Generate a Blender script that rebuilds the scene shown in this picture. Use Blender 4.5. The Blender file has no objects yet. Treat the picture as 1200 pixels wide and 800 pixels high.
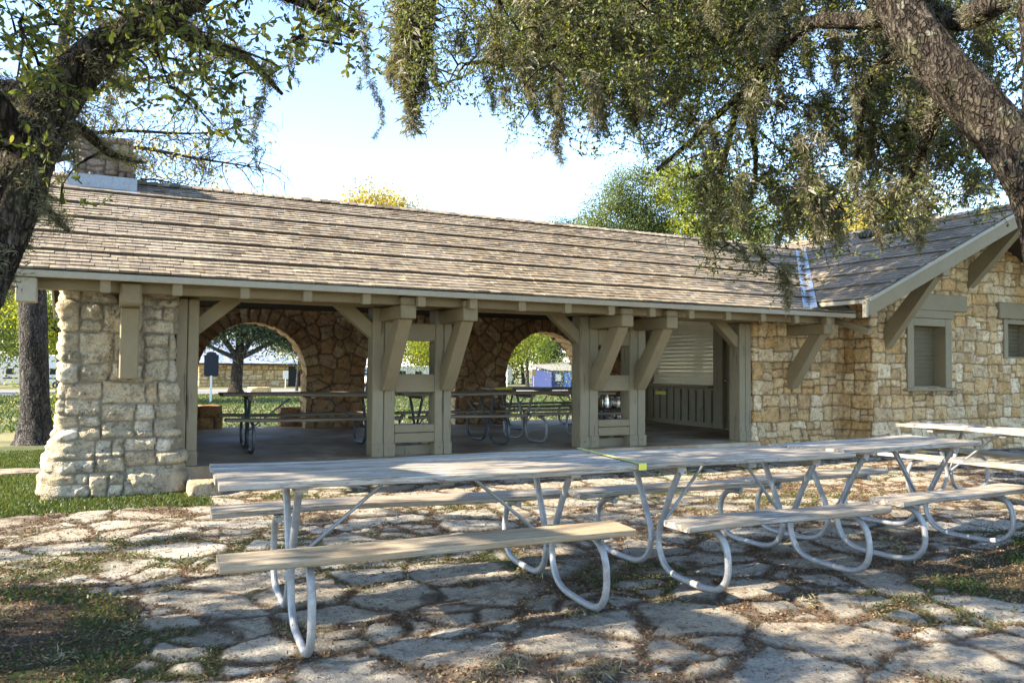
import bpy, bmesh, math, random
import numpy as np
from mathutils import Vector, Matrix
rng = np.random.default_rng(11); random.seed(4)
S = bpy.context.scene; C = S.collection
PI = math.pi

# ------------------------------------------------------------------ camera
def setup_camera():
    F = 945.0; yaw = math.radians(26.54); pit = math.radians(1.92); rol = math.radians(.49)
    f = Vector((math.sin(yaw)*math.cos(pit), math.cos(yaw)*math.cos(pit), math.sin(pit)))
    r0 = Vector((math.cos(yaw), -math.sin(yaw), 0)); u0 = r0.cross(f)
    r = r0*math.cos(rol)+u0*math.sin(rol); u = -r0*math.sin(rol)+u0*math.cos(rol)
    cd = bpy.data.cameras.new('camera'); co = bpy.data.objects.new('camera', cd); C.objects.link(co)
    M = Matrix.Identity(4)
    for i in range(3): M[i][0] = r[i]; M[i][1] = u[i]; M[i][2] = -f[i]
    M[0][3], M[1][3], M[2][3] = 0, 0, 1.40
    co.matrix_world = M; cd.sensor_width = 36; cd.lens = F/1200*36; cd.clip_start = .05; cd.clip_end = 3000
    S.camera = co
setup_camera()

# ------------------------------------------------------------------ noise (numpy)
def hsh(ix, iy, s=0):
    ix = np.asarray(ix).astype(np.int64); iy = np.asarray(iy).astype(np.int64)
    h = (ix*374761393 + iy*668265263 + s*1442695041) & 0xffffffff
    h = ((h ^ (h >> 13))*1274126177) & 0xffffffff
    h = ((h ^ (h >> 16))*2246822519) & 0xffffffff
    return ((h ^ (h >> 15)) & 0xffffff)/float(0xffffff)
def vn(x, y, s=0):
    x = np.asarray(x, float); y = np.asarray(y, float)
    ix = np.floor(x); iy = np.floor(y); fx = x-ix; fy = y-iy
    fx = fx*fx*(3-2*fx); fy = fy*fy*(3-2*fy)
    a = hsh(ix, iy, s); b = hsh(ix+1, iy, s); c = hsh(ix, iy+1, s); d = hsh(ix+1, iy+1, s)
    return (a*(1-fx)+b*fx)*(1-fy)+(c*(1-fx)+d*fx)*fy
def fbm(x, y, s=0, o=4):
    t = 0; a = .5; k = 1
    for i in range(o): t = t+a*(vn(x*k, y*k, s+i*17)-.5)*2; a *= .5; k *= 2.03
    return t
def sstep(a, b, x):
    t = np.clip((x-a)/(b-a), 0, 1); return t*t*(3-2*t)
def voro(x, y, cx, cy, s=0, jit=.9):
    """edge distance (metres), cell random, second random"""
    gx = x/cx; gy = y/cy; ix = np.floor(gx); iy = np.floor(gy)
    best = np.full(x.shape, 1e9); bx = np.zeros_like(x); by = np.zeros_like(x); bi = np.zeros_like(x); bj = np.zeros_like(x)
    pts = []
    for i in (-2, -1, 0, 1, 2):
        for j in (-2, -1, 0, 1, 2):
            px = (ix+i+.5+(hsh(ix+i, iy+j, s)-.5)*jit)*cx; py = (iy+j+.5+(hsh(ix+i, iy+j, s+7)-.5)*jit)*cy
            d = (px-x)**2+(py-y)**2; m = d < best
            best = np.where(m, d, best); bx = np.where(m, px, bx); by = np.where(m, py, by)
            bi = np.where(m, ix+i, bi); bj = np.where(m, iy+j, bj); pts.append((px, py, d))
    e = np.full(x.shape, 1e9)
    for px, py, d in pts:
        L = np.sqrt((px-bx)**2+(py-by)**2); ok = L > 1e-6
        e = np.where(ok, np.minimum(e, (d-best)/(2*np.maximum(L, 1e-6))), e)
    return e, hsh(bi, bj, s+31), hsh(bi, bj, s+53), x-bx, y-by

# ------------------------------------------------------------------ objects
def tag(o, label=None, cat=None, group=None, kind=None):
    if label: o['label'] = label
    if cat: o['category'] = cat
    if group: o['group'] = group
    if kind: o['kind'] = kind
    return o
def empty(name, loc, rz=0, label=None, cat=None, group=None):
    o = bpy.data.objects.new(name, None); C.objects.link(o); o.location = loc; o.rotation_euler = (0, 0, rz)
    o.empty_display_size = .2
    return tag(o, label, cat, group)
def mesh(name, V, Fc, mat, parent=None, off=None, attrs=None, fattr=None, smooth=False):
    V = np.asarray(V, np.float32).reshape(-1, 3)
    if off is not None: V = V-np.array(off, np.float32)
    me = bpy.data.meshes.new(name)
    if isinstance(Fc, np.ndarray):
        n, k = Fc.shape
        me.vertices.add(len(V)); me.vertices.foreach_set('co', V.ravel())
        me.loops.add(n*k); me.loops.foreach_set('vertex_index', Fc.astype(np.int32).ravel())
        me.polygons.add(n); me.polygons.foreach_set('loop_start', np.arange(0, n*k, k, dtype=np.int32))
        me.update(calc_edges=True)
    else:
        me.from_pydata(V.tolist(), [], Fc); me.update()
    if smooth: me.polygons.foreach_set('use_smooth', np.ones(len(me.polygons), bool))
    for k_, v in (attrs or {}).items():
        a = me.attributes.new(k_, 'FLOAT', 'POINT'); a.data.foreach_set('value', np.asarray(v, np.float32).ravel())
    for k_, v in (fattr or {}).items():
        a = me.attributes.new(k_, 'FLOAT', 'FACE'); a.data.foreach_set('value', np.asarray(v, np.float32).ravel())
    o = bpy.data.objects.new(name, me); C.objects.link(o)
    if mat: me.materials.append(mat)
    if parent: o.parent = parent
    return o
class MB:
    def __init__(s): s.v = []; s.f = []; s.c = []
    def add(s, V, Fc, c=None):
        n = len(s.v); s.v += [tuple(map(float, p)) for p in V]; s.f += [tuple(i+n for i in f) for f in Fc]
        c = random.random() if c is None else c; s.c += [c]*len(Fc); return s
    def box(s, x0, x1, y0, y1, z0, z1, c=None, bev=0):
        if bev:
            bm = bmesh.new(); bmesh.ops.create_cube(bm, size=1)
            for v in bm.verts: v.co = Vector(((x0+x1)/2+v.co.x*(x1-x0), (y0+y1)/2+v.co.y*(y1-y0), (z0+z1)/2+v.co.z*(z1-z0)))
            bmesh.ops.bevel(bm, geom=bm.edges[:], offset=bev, segments=1, affect='EDGES')
            bm.verts.index_update(); s.add([v.co[:] for v in bm.verts], [[v.index for v in f.verts] for f in bm.faces], c); bm.free(); return s
        V = [(x, y, z) for x in (x0, x1) for y in (y0, y1) for z in (z0, z1)]
        return s.add(V, [(0, 1, 3, 2), (4, 6, 7, 5), (0, 4, 5, 1), (2, 3, 7, 6), (0, 2, 6, 4), (1, 5, 7, 3)], c)
    def beam(s, p0, p1, w, h, c=None, bev=.008, up=(0, 0, 1)):
        """box whose axis runs p0->p1; w across, h along 'up'"""
        p0 = Vector(p0); p1 = Vector(p1); d = (p1-p0); L = d.length; d.normalize()
        a = Vector(up).cross(d); 
        if a.length < 1e-4: a = Vector((1, 0, 0))
        a.normalize(); u = d.cross(a); m = MB(); m.box(0, L, -w/2, w/2, -h/2, h/2, c, bev)
        V = [p0+d*x+a*y+u*z for x, y, z in m.v]
        return s.add(V, m.f, m.c[0])
    def tube(s, P, r, n=12, c=None, cap=True):
        V, Fc = tube(P, r, n, cap); return s.add(V, Fc, c)
    def build(s, name, mat, parent=None, off=None, smooth=False):
        return mesh(name, s.v, s.f, mat, parent, off, fattr={'cr': s.c}, smooth=smooth)
def tube(P, r, n=12, cap=True):
    P = [Vector(p) for p in P]; rs = r if hasattr(r, '__len__') else [r]*len(P); V = []; Fc = []
    pa = None
    for i, p in enumerate(P):
        d = (P[min(i+1, len(P)-1)]-P[max(i-1, 0)]).normalized()
        if pa is None: pa = d.orthogonal().normalized()
        pa = (pa-d*pa.dot(d)).normalized(); b = d.cross(pa)
        for k in range(n):
            t = 2*PI*k/n; V.append(p+(pa*math.cos(t)+b*math.sin(t))*rs[i])
    for i in range(len(P)-1):
        for k in range(n):
            a = i*n+k; b = i*n+(k+1) % n; Fc.append((a, b, b+n, a+n))
    if cap: Fc.append(tuple(range(n))[::-1]); Fc.append(tuple(range((len(P)-1)*n, len(P)*n)))
    return V, Fc
def smooth_path(P, k=6):
    """catmull-rom through points (any dimension)"""
    P = np.array(P, float); Q = np.vstack([2*P[0]-P[1], P, 2*P[-1]-P[-2]]); out = []
    for i in range(1, len(Q)-2):
        for t in np.arange(k)/k:
            out.append(.5*((2*Q[i])+(-Q[i-1]+Q[i+1])*t+(2*Q[i-1]-5*Q[i]+4*Q[i+1]-Q[i+2])*t*t+(-Q[i-1]+3*Q[i]-3*Q[i+1]+Q[i+2])*t**3))
    out.append(Q[-2]); return np.array(out)

# ------------------------------------------------------------------ materials
class NT:
    def __init__(s, name):
        s.m = bpy.data.materials.new(name); s.m.use_nodes = True; s.t = s.m.node_tree; s.n = s.t.nodes; s.l = s.t.links
        s.b = s.n['Principled BSDF']; s.out = s.n['Material Output']; s.tc = None
    def node(s, ty, **k):
        n = s.n.new(ty)
        for a, v in k.items():
            if a.startswith('i_'):
                key = a[2:]; key = int(key) if key.isdigit() else key
                s.set(n.inputs[key], v)
            else: setattr(n, a, v)
        return n
    def set(s, inp, v):
        if isinstance(v, bpy.types.NodeSocket): s.l.new(v, inp)
        else:
            if isinstance(v, (tuple, list)) and len(v) == 3 and inp.type == 'RGBA': v = (*v, 1)
            inp.default_value = v
    def co(s, scale=(1, 1, 1), obj=True):
        if s.tc is None: s.tc = s.node('ShaderNodeTexCoord')
        mp = s.node('ShaderNodeMapping'); s.l.new(s.tc.outputs['Object'], mp.inputs[0]); mp.inputs['Scale'].default_value = scale
        return mp.outputs[0]
    def noise(s, scale, detail=4, vec=None, rough=.55, dist=0):
        n = s.node('ShaderNodeTexNoise'); n.inputs['Scale'].default_value = scale; n.inputs['Detail'].default_value = detail
        n.inputs['Roughness'].default_value = rough; n.inputs['Distortion'].default_value = dist
        s.l.new(vec or s.co(), n.inputs['Vector']); return n.outputs['Fac']
    def attr(s, name): return s.node('ShaderNodeAttribute', attribute_name=name).outputs['Fac']
    def ramp(s, fac, stops):
        r = s.node('ShaderNodeValToRGB'); e = r.color_ramp.elements
        while len(e) < len(stops): e.new(.5)
        for i, (p, c) in enumerate(stops): e[i].position = p; e[i].color = (*c, 1) if len(c) == 3 else c
        s.l.new(fac, r.inputs[0]); return r.outputs[0]
    def mix(s, fac, a, b, mode='MIX'):
        m = s.node('ShaderNodeMix', data_type='RGBA', blend_type=mode)
        s.set(m.inputs[0], fac); s.set(m.inputs[6], a); s.set(m.inputs[7], b); return m.outputs[2]
    def math(s, op, a, b=0, c=0):
        m = s.node('ShaderNodeMath', operation=op); s.set(m.inputs[0], a); s.set(m.inputs[1], b); s.set(m.inputs[2], c); return m.outputs[0]
    def rng(s, v, a, b, c, d):
        m = s.node('ShaderNodeMapRange'); s.set(m.inputs[0], v)
        for i, q in enumerate((a, b, c, d)): m.inputs[i+1].default_value = q
        return m.outputs[0]
    def bump(s, h, strength=.5, dist=.01):
        b = s.node('ShaderNodeBump'); b.inputs['Strength'].default_value = strength; b.inputs['Distance'].default_value = dist
        s.l.new(h, b.inputs['Height']); s.l.new(b.outputs[0], s.b.inputs['Normal'])
    def fin(s, col, rough=.8, metal=0, spec=.3):
        s.set(s.b.inputs['Base Color'], col); s.set(s.b.inputs['Roughness'], rough); s.b.inputs['Metallic'].default_value = metal
        s.b.inputs['Specular IOR Level'].default_value = spec; return s.m
MT = {}
def stone_mat(name, ramp, mortar, dark, pits=1.0):
    t = NT(name); cr = t.attr('cr'); mk = t.attr('mk')
    c = t.ramp(cr, ramp)
    n1 = t.noise(9, 6, rough=.65); n2 = t.noise(2.2, 4); n3 = t.noise(45, 5, rough=.7)
    c = t.mix(t.rng(n1, .50, .64, 0, .55), c, tuple(x*.75 for x in dark), 'MIX')
    c = t.mix(t.rng(n3, .40, .62, .0, .8), c, t.mix(1, c, (1.4, 1.36, 1.28), 'MULTIPLY'))
    c = t.mix(t.rng(t.noise(24, 5, rough=.75), .53, .62, 0, .5), c, tuple(x*.5 for x in dark), 'MIX')
    c = t.mix(t.rng(n2, .52, .66, 0, .42), c, dark)
    c = t.mix(t.rng(t.noise(6, 5, rough=.7), .58, .68, 0, .35), c, (.16, .15, .13))
    mo = t.mix(t.rng(n3, .3, .7, 0, 1), mortar, tuple(x*.6 for x in mortar))
    col = t.mix(mk, mo, c)
    vo = t.node('ShaderNodeTexVoronoi', feature='F1'); t.l.new(t.co(), vo.inputs['Vector']); vo.inputs['Scale'].default_value = 38
    pit = t.math('MULTIPLY', t.rng(vo.outputs['Distance'], 0, .35, -1, 0), t.rng(n1, .48, .6, 0, pits))
    h = t.math('ADD', t.math('MULTIPLY', n1, 1.6), t.math('ADD', t.math('MULTIPLY', n3, .6), pit))
    t.bump(h, 1.0, .035)
    col = t.mix(t.rng(pit, -.8, -.2, .55, 0), col, (.07, .055, .04))
    return t.fin(col, .92, 0, .15)
MT['lime'] = stone_mat('limestone_wall', [(0, (.44, .29, .145)), (.25, (.66, .49, .28)), (.5, (.54, .34, .145)), (.75, (.76, .62, .42)), (1, (.50, .38, .23))], (.30, .205, .11), (.36, .22, .09))
MT['pier'] = stone_mat('grey_limestone', [(0, (.36, .31, .22)), (.35, (.49, .425, .31)), (.6, (.44, .34, .22)), (.8, (.60, .54, .43)), (1, (.36, .315, .24))], (.32, .27, .19), (.19, .165, .125))
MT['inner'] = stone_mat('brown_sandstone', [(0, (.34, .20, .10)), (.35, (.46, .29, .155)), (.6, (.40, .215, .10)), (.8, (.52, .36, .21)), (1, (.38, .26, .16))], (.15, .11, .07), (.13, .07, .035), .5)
MT['chim'] = stone_mat('chimney_stone', [(0, (.22, .18, .14)), (.5, (.31, .25, .2)), (1, (.38, .33, .28))], (.16, .13, .1), (.13, .1, .08))
def patio_mat():
    t = NT('flagstone_and_soil'); cr = t.attr('cr'); mk = t.attr('mk'); gr = t.attr('gr')
    c = t.ramp(cr, [(0, (.33, .295, .235)), (.3, (.44, .40, .325)), (.55, (.40, .34, .255)), (.8, (.53, .49, .41)), (1, (.36, .33, .275))])
    n1 = t.noise(5, 6, rough=.68); n2 = t.noise(1.6, 4); n3 = t.noise(55, 6, rough=.7); n4 = t.noise(14, 6, rough=.72)
    c = t.mix(t.rng(n1, .47, .62, 0, .6), c, (.20, .175, .145))
    c = t.mix(t.rng(n2, .52, .62, 0, .4), c, (.38, .29, .20))
    c = t.mix(t.rng(n4, .55, .62, 0, .75), c, (.13, .11, .09)); n5 = t.noise(30, 6, rough=.75); c = t.mix(t.rng(n5, .55, .62, 0, .6), c, (.12, .10, .085))
    c = t.mix(t.rng(n3, .42, .6, 0, .7), c, t.mix(1, c, (1.4, 1.38, 1.33), 'MULTIPLY'))
    so = t.mix(t.rng(n4, .4, .62, 0, 1), (.12, .09, .062), (.22, .17, .12))
    so = t.mix(t.rng(n3, .45, .6, 0, .6), so, (.035, .024, .016))
    gn = t.mix(t.rng(n4, .4, .6, 0, 1), (.045, .07, .016), (.09, .10, .03))
    so = t.mix(t.math('MULTIPLY', gr, t.rng(n3, .3, .6, .3, 1)), so, gn)
    col = t.mix(mk, so, c)
    h = t.math('ADD', t.math('MULTIPLY', n4, 2.5), t.math('ADD', n3, t.math('MULTIPLY', n5, 1.5))); t.bump(h, 1.0, .022)
    return t.fin(col, .93, 0, .12)
MT['patio'] = patio_mat()
def ground_mat():
    t = NT('lawn_ground'); n1 = t.noise(.35, 5); n2 = t.noise(14, 6, rough=.7); n3 = t.noise(2.2, 4)
    c = t.mix(t.rng(n2, .35, .65, 0, 1), (.06, .08, .03), (.11, .12, .05))
    c = t.mix(t.rng(n1, .42, .58, 0, .8), c, (.26, .225, .12))
    c = t.mix(t.rng(n3, .55, .7, 0, .5), c, (.15, .12, .07))
    t.bump(n2, .6, .03); return t.fin(c, .95, 0, .1)
MT['ground'] = ground_mat()
def road_mat(name, a, b):
    t = NT(name); c = t.mix(t.rng(t.noise(.8, 6), .35, .65, 0, 1), a, b); c = t.mix(t.rng(t.noise(60, 3), .4, .6, 0, .3), c, tuple(x*.7 for x in a)); t.bump(t.noise(40, 4), .3, .01); return t.fin(c, .9, 0, .2)
MT['road'] = road_mat('road_surface', (.20, .19, .18), (.27, .255, .24))
MT['walk'] = road_mat('pale_concrete', (.42, .38, .31), (.5, .46, .39))
def slab_mat():
    t = NT('stained_concrete'); n1 = t.noise(.8, 6, rough=.65); n2 = t.noise(6, 5)
    c = t.ramp(n1, [(.38, (.20, .135, .08)), (.5, (.37, .275, .175)), (.62, (.52, .43, .31))])
    c = t.mix(t.rng(n2, .5, .7, 0, .35), c, (.08, .06, .045)); t.bump(n2, .15, .01)
    return t.fin(c, t.rng(n1, .4, .6, .6, .85), 0, .18)
MT['slab'] = slab_mat()
def paint_mat(name, col, amt=.25, grain=(1, 1, 1)):
    t = NT(name); cr = t.attr('cr'); n1 = t.noise(3, 6, rough=.65); n2 = t.noise(30, 5, vec=t.co(grain), rough=.7)
    c = t.mix(t.rng(cr, 0, 1, 0, .35), col, tuple(x*.8 for x in col))
    c = t.mix(t.rng(n1, .4, .7, 0, amt*1.4), c, tuple(x*.62 for x in col)); c = t.mix(t.rng(n2, .35, .7, 0, amt), c, tuple(x*1.35 for x in col))
    c = t.mix(t.rng(t.noise(1.1, 6, rough=.75), .56, .7, 0, .5*amt*2), c, (col[0]*.55, col[1]*.5, col[2]*.45))
    n7 = t.noise(2.2, 5, vec=t.co(tuple(9 if g > .5 else .6 for g in (grain if min(grain) < .5 else (1, 1, .3)))), rough=.6); ck = t.rng(n7, .62, .645, 0, .75 if min(grain) < .5 and amt > .2 else 0)
    c = t.mix(ck, c, tuple(x*.3 for x in col)); c = t.mix(t.rng(t.noise(8, 6, rough=.8), .6, .66, 0, .35), c, (col[0]*.5+.06, col[1]*.45+.05, col[2]*.4+.03))
    t.bump(t.math('SUBTRACT', n2, t.math('MULTIPLY', ck, 2)), .35, .008); return t.fin(c, .66, 0, .25)
MT['olive'] = paint_mat('olive_grey_timber_paint', (.235, .193, .118))
MT['olive_v'] = paint_mat('olive_grey_post_paint', (.24, .205, .135), .25, (1, 1, .12))
MT['olive_d'] = paint_mat('dark_olive_shutter_paint', (.17, .145, .09))
MT['fascia'] = paint_mat('pale_grey_fascia_paint', (.36, .33, .26))
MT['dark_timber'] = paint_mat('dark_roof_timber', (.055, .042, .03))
MT['cream'] = paint_mat('cream_roller_shutter', (.78, .70, .50), .15, (.1, 1, 4))
MT['white'] = paint_mat('white_paint', (.75, .74, .70), .1)
MT['blue'] = paint_mat('blue_board_paint', (.03, .13, .48), .2)
MT['grey_blue'] = paint_mat('slate_blue_paint', (.022, .035, .11), .2)
MT['black'] = paint_mat('black_sign_paint', (.02, .022, .03), .1)
MT['dirty_white'] = paint_mat('off_white_board', (.6, .58, .52), .2)
MT['faded_tape'] = paint_mat('faded_green_yellow_tape', (.34, .36, .14), .2)
MT['yellow'] = paint_mat('yellow_tape', (.68, .62, .10), .2)
MT['window_dark'] = paint_mat('dark_window', (.02, .022, .025), .1)
MT['brown_sign'] = paint_mat('tan_sign', (.3, .22, .12), .2)
MT['orange_wood'] = paint_mat('orange_door_wood', (.42, .17, .04), .2)
def shingle_mat(nm, gr):
    t = NT(nm); cr = t.attr('cr')
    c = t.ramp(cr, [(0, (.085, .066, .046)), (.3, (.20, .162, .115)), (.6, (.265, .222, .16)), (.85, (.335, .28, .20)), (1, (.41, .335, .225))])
    n = t.noise(18, 5, vec=t.co(gr), rough=.7); n2 = t.noise(.9, 5)
    c = t.mix(t.rng(n, .42, .6, 0, .6), c, (.11, .09, .075)); c = t.mix(t.rng(n2, .45, .65, 0, .3), c, (.34, .30, .25))
    t.bump(n, .5, .006); return t.fin(c, .85, 0, .2)
MT['shingle'] = shingle_mat('weathered_cedar_shingles', (1, .08, .08)); MT['shingle_w'] = shingle_mat('weathered_cedar_shingles_wing', (.08, 1, .08))
def wood_mat(name, ax, warm=0):
    sc = [14, 14, 14]; sc[ax] = .9
    t = NT(name); cr = t.attr('cr'); n = t.noise(1.7, 7, vec=t.co(tuple(sc)), rough=.7, dist=.4); n2 = t.noise(1.3, 5); n3 = t.noise(5, 6, vec=t.co(tuple(x*1.6 for x in sc)), rough=.75)
    if warm: A, B, D = (.28, .23, .16), (.44, .385, .295), (.13, .10, .07)
    else: A, B, D = (.24, .215, .18), (.56, .52, .46), (.055, .045, .035)
    c = t.mix(t.rng(n, .42, .58, 0, 1), A, B); c = t.mix(t.rng(n3, .53, .62, 0, .9), c, D)
    c = t.mix(t.rng(n2, .42, .62, 0, .65), c, tuple((a+b)/2*k for a, b, k in zip(A, B, (1.15, .95, .72))))
    sd_ = [70, 70, 70]; sd_[ax] = 1.1; n6 = t.noise(1.2, 5, vec=t.co(tuple(sd_)), rough=.65); c = t.mix(t.rng(n6, .57, .63, 0, .8), c, tuple(x*.45 for x in D)); c = t.mix(t.rng(n6, .36, .42, .45, 0), c, tuple(min(.6, x*1.35) for x in B))
    c = t.mix(t.rng(cr, 0, 1, 0, .3), c, tuple(x*.7 for x in A))
    t.bump(t.math('ADD', n, n3), .8, .012); return t.fin(c, .8, 0, .2)
MT['wood'] = wood_mat('weathered_grey_plank', 0); MT['woodwarm'] = wood_mat('tan_plank', 0, 1)  # woodwarm: tanner, lower-contrast tone of the same plank
def inwood():
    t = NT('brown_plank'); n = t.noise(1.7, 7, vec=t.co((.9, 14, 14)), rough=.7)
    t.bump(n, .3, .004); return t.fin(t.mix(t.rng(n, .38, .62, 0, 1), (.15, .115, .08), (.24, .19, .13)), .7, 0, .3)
MT['inwood'] = inwood()
def metal_mat(name, col, r, m=.85):
    t = NT(name); n = t.noise(35, 5, rough=.7); n2 = t.noise(6, 5)
    c = t.mix(t.rng(n, .3, .7, 0, 1), col, tuple(x*.72 for x in col)); c = t.mix(t.rng(n2, .6, .72, 0, .5), c, (.2, .13, .08))
    t.bump(n, .12, .003); return t.fin(c, t.rng(n2, .3, .7, r-.08, r+.12), m, .5)
MT['galv'] = metal_mat('galvanised_tube', (.38, .39, .40), .55, .55)
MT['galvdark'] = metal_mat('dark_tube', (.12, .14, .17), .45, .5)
MT['steel'] = metal_mat('stainless_steel', (.7, .7, .7), .22, 1)
MT['flash'] = metal_mat('sheet_metal_flashing', (.42, .46, .50), .45, .6)
MT['roofmetal'] = metal_mat('pale_metal_roof', (.6, .62, .62), .5, .2)
def bark_mat(name, a, b, lich=.5, sc=1.0):
    t = NT(name); v = t.co((sc, sc, sc*.32)); n = t.noise(11, 7, vec=v, rough=.7, dist=1.2); n2 = t.noise(7, 6, rough=.72); n3 = t.noise(60, 4)
    c = t.mix(t.rng(n, .42, .58, 0, 1), a, b)
    c = t.mix(t.rng(n2, .58, .64, 0, lich), c, (.30, .31, .25)); c = t.mix(t.rng(n3, .3, .7, 0, .35), c, tuple(x*.5 for x in a))
    c = t.mix(t.rng(t.noise(3, 5), .55, .65, 0, lich*.6), c, (.14, .15, .07))
    vo = t.node('ShaderNodeTexVoronoi', feature='DISTANCE_TO_EDGE'); vo.inputs['Scale'].default_value = 30*sc
    wv = t.node('ShaderNodeMapping'); wv.inputs['Scale'].default_value = (1, 1, .33)
    wn = t.node('ShaderNodeTexNoise'); wn.inputs['Scale'].default_value = 9; t.l.new(t.co(), wn.inputs['Vector']); ad = t.node('ShaderNodeVectorMath', operation='MULTIPLY_ADD'); t.l.new(wn.outputs['Color'], ad.inputs[0]); ad.inputs[1].default_value = (.09, .09, .2); t.l.new(t.co(), ad.inputs[2])
    t.l.new(ad.outputs[0], wv.inputs[0]); t.l.new(wv.outputs[0], vo.inputs['Vector']); cr_ = t.math('MAXIMUM', t.rng(vo.outputs['Distance'], .0, .20, 0, 1), t.rng(n, .42, .62, 0, .9))
    c = t.mix(cr_, tuple(x*.45 for x in a), c)
    t.bump(t.math('ADD', t.math('MULTIPLY', cr_, 1.4), t.math('ADD', n, t.math('MULTIPLY', n3, .5))), 1.0, .035); return t.fin(c, .95, 0, .1)
MT['bark'] = bark_mat('live_oak_bark', (.04, .031, .024), (.115, .095, .074))
MT['bark2'] = bark_mat('grey_bark', (.07, .065, .06), (.17, .155, .14), .1)
def leaf_mat(name, stops, tr=.35):
    t = NT(name); cr = t.attr('cr'); c = t.ramp(cr, stops)
    d = t.node('ShaderNodeBsdfDiffuse'); t.l.new(c, d.inputs[0]); tl = t.node('ShaderNodeBsdfTranslucent'); t.l.new(t.mix(1, c, (1.5, 1.45, .55), 'MULTIPLY'), tl.inputs[0])
    m = t.node('ShaderNodeMixShader'); m.inputs[0].default_value = tr; t.l.new(d.outputs[0], m.inputs[1]); t.l.new(tl.outputs[0], m.inputs[2])
    g = t.node('ShaderNodeBsdfGlossy'); g.inputs['Roughness'].default_value = .45; g.inputs[0].default_value = (.8, .85, .9, 1)
    m2 = t.node('ShaderNodeMixShader'); m2.inputs[0].default_value = .02; t.l.new(m.outputs[0], m2.inputs[1]); t.l.new(g.outputs[0], m2.inputs[2])
    t.l.new(m2.outputs[0], t.out.inputs[0]); return t.m
MT['oakleaf'] = leaf_mat('live_oak_leaf', [(0, (.045, .06, .02)), (.5, (.095, .115, .038)), (.85, (.16, .175, .055)), (1, (.30, .27, .07))], .45)
MT['moss'] = leaf_mat('grey_green_moss', [(0, (.09, .085, .055)), (.5, (.16, .15, .10)), (1, (.24, .225, .16))], .35)
MT['grass'] = leaf_mat('ground_cover_leaf', [(0, (.03, .05, .014)), (.5, (.06, .09, .024)), (.9, (.12, .14, .04)), (1, (.25, .22, .09))])
MT['litter'] = leaf_mat('dry_leaf', [(0, (.06, .035, .02)), (.5, (.15, .09, .05)), (1, (.28, .19, .11))], .1)
MT['drygrass'] = leaf_mat('dry_grass', [(0, (.12, .11, .06)), (.5, (.22, .19, .12)), (1, (.3, .27, .18))], .2)
MT['lf_yellow'] = leaf_mat('yellow_green_leaf', [(0, (.10, .15, .025)), (.5, (.22, .26, .04)), (1, (.45, .38, .05))], .5)
MT['lf_gold'] = leaf_mat('golden_leaf', [(0, (.20, .19, .04)), (.5, (.38, .30, .05)), (1, (.52, .38, .06))], .5)
MT['lf_green'] = leaf_mat('mid_green_leaf', [(0, (.05, .075, .025)), (.5, (.105, .135, .045)), (1, (.24, .25, .06))], .45)
MT['lf_dark'] = leaf_mat('dark_green_leaf', [(0, (.03, .05, .02)), (.5, (.055, .08, .03)), (1, (.1, .13, .045))], .35)
MT['lf_blue'] = leaf_mat('blue_green_leaf', [(0, (.05, .075, .045)), (.5, (.09, .12, .075)), (1, (.15, .18, .10))], .35)
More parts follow.
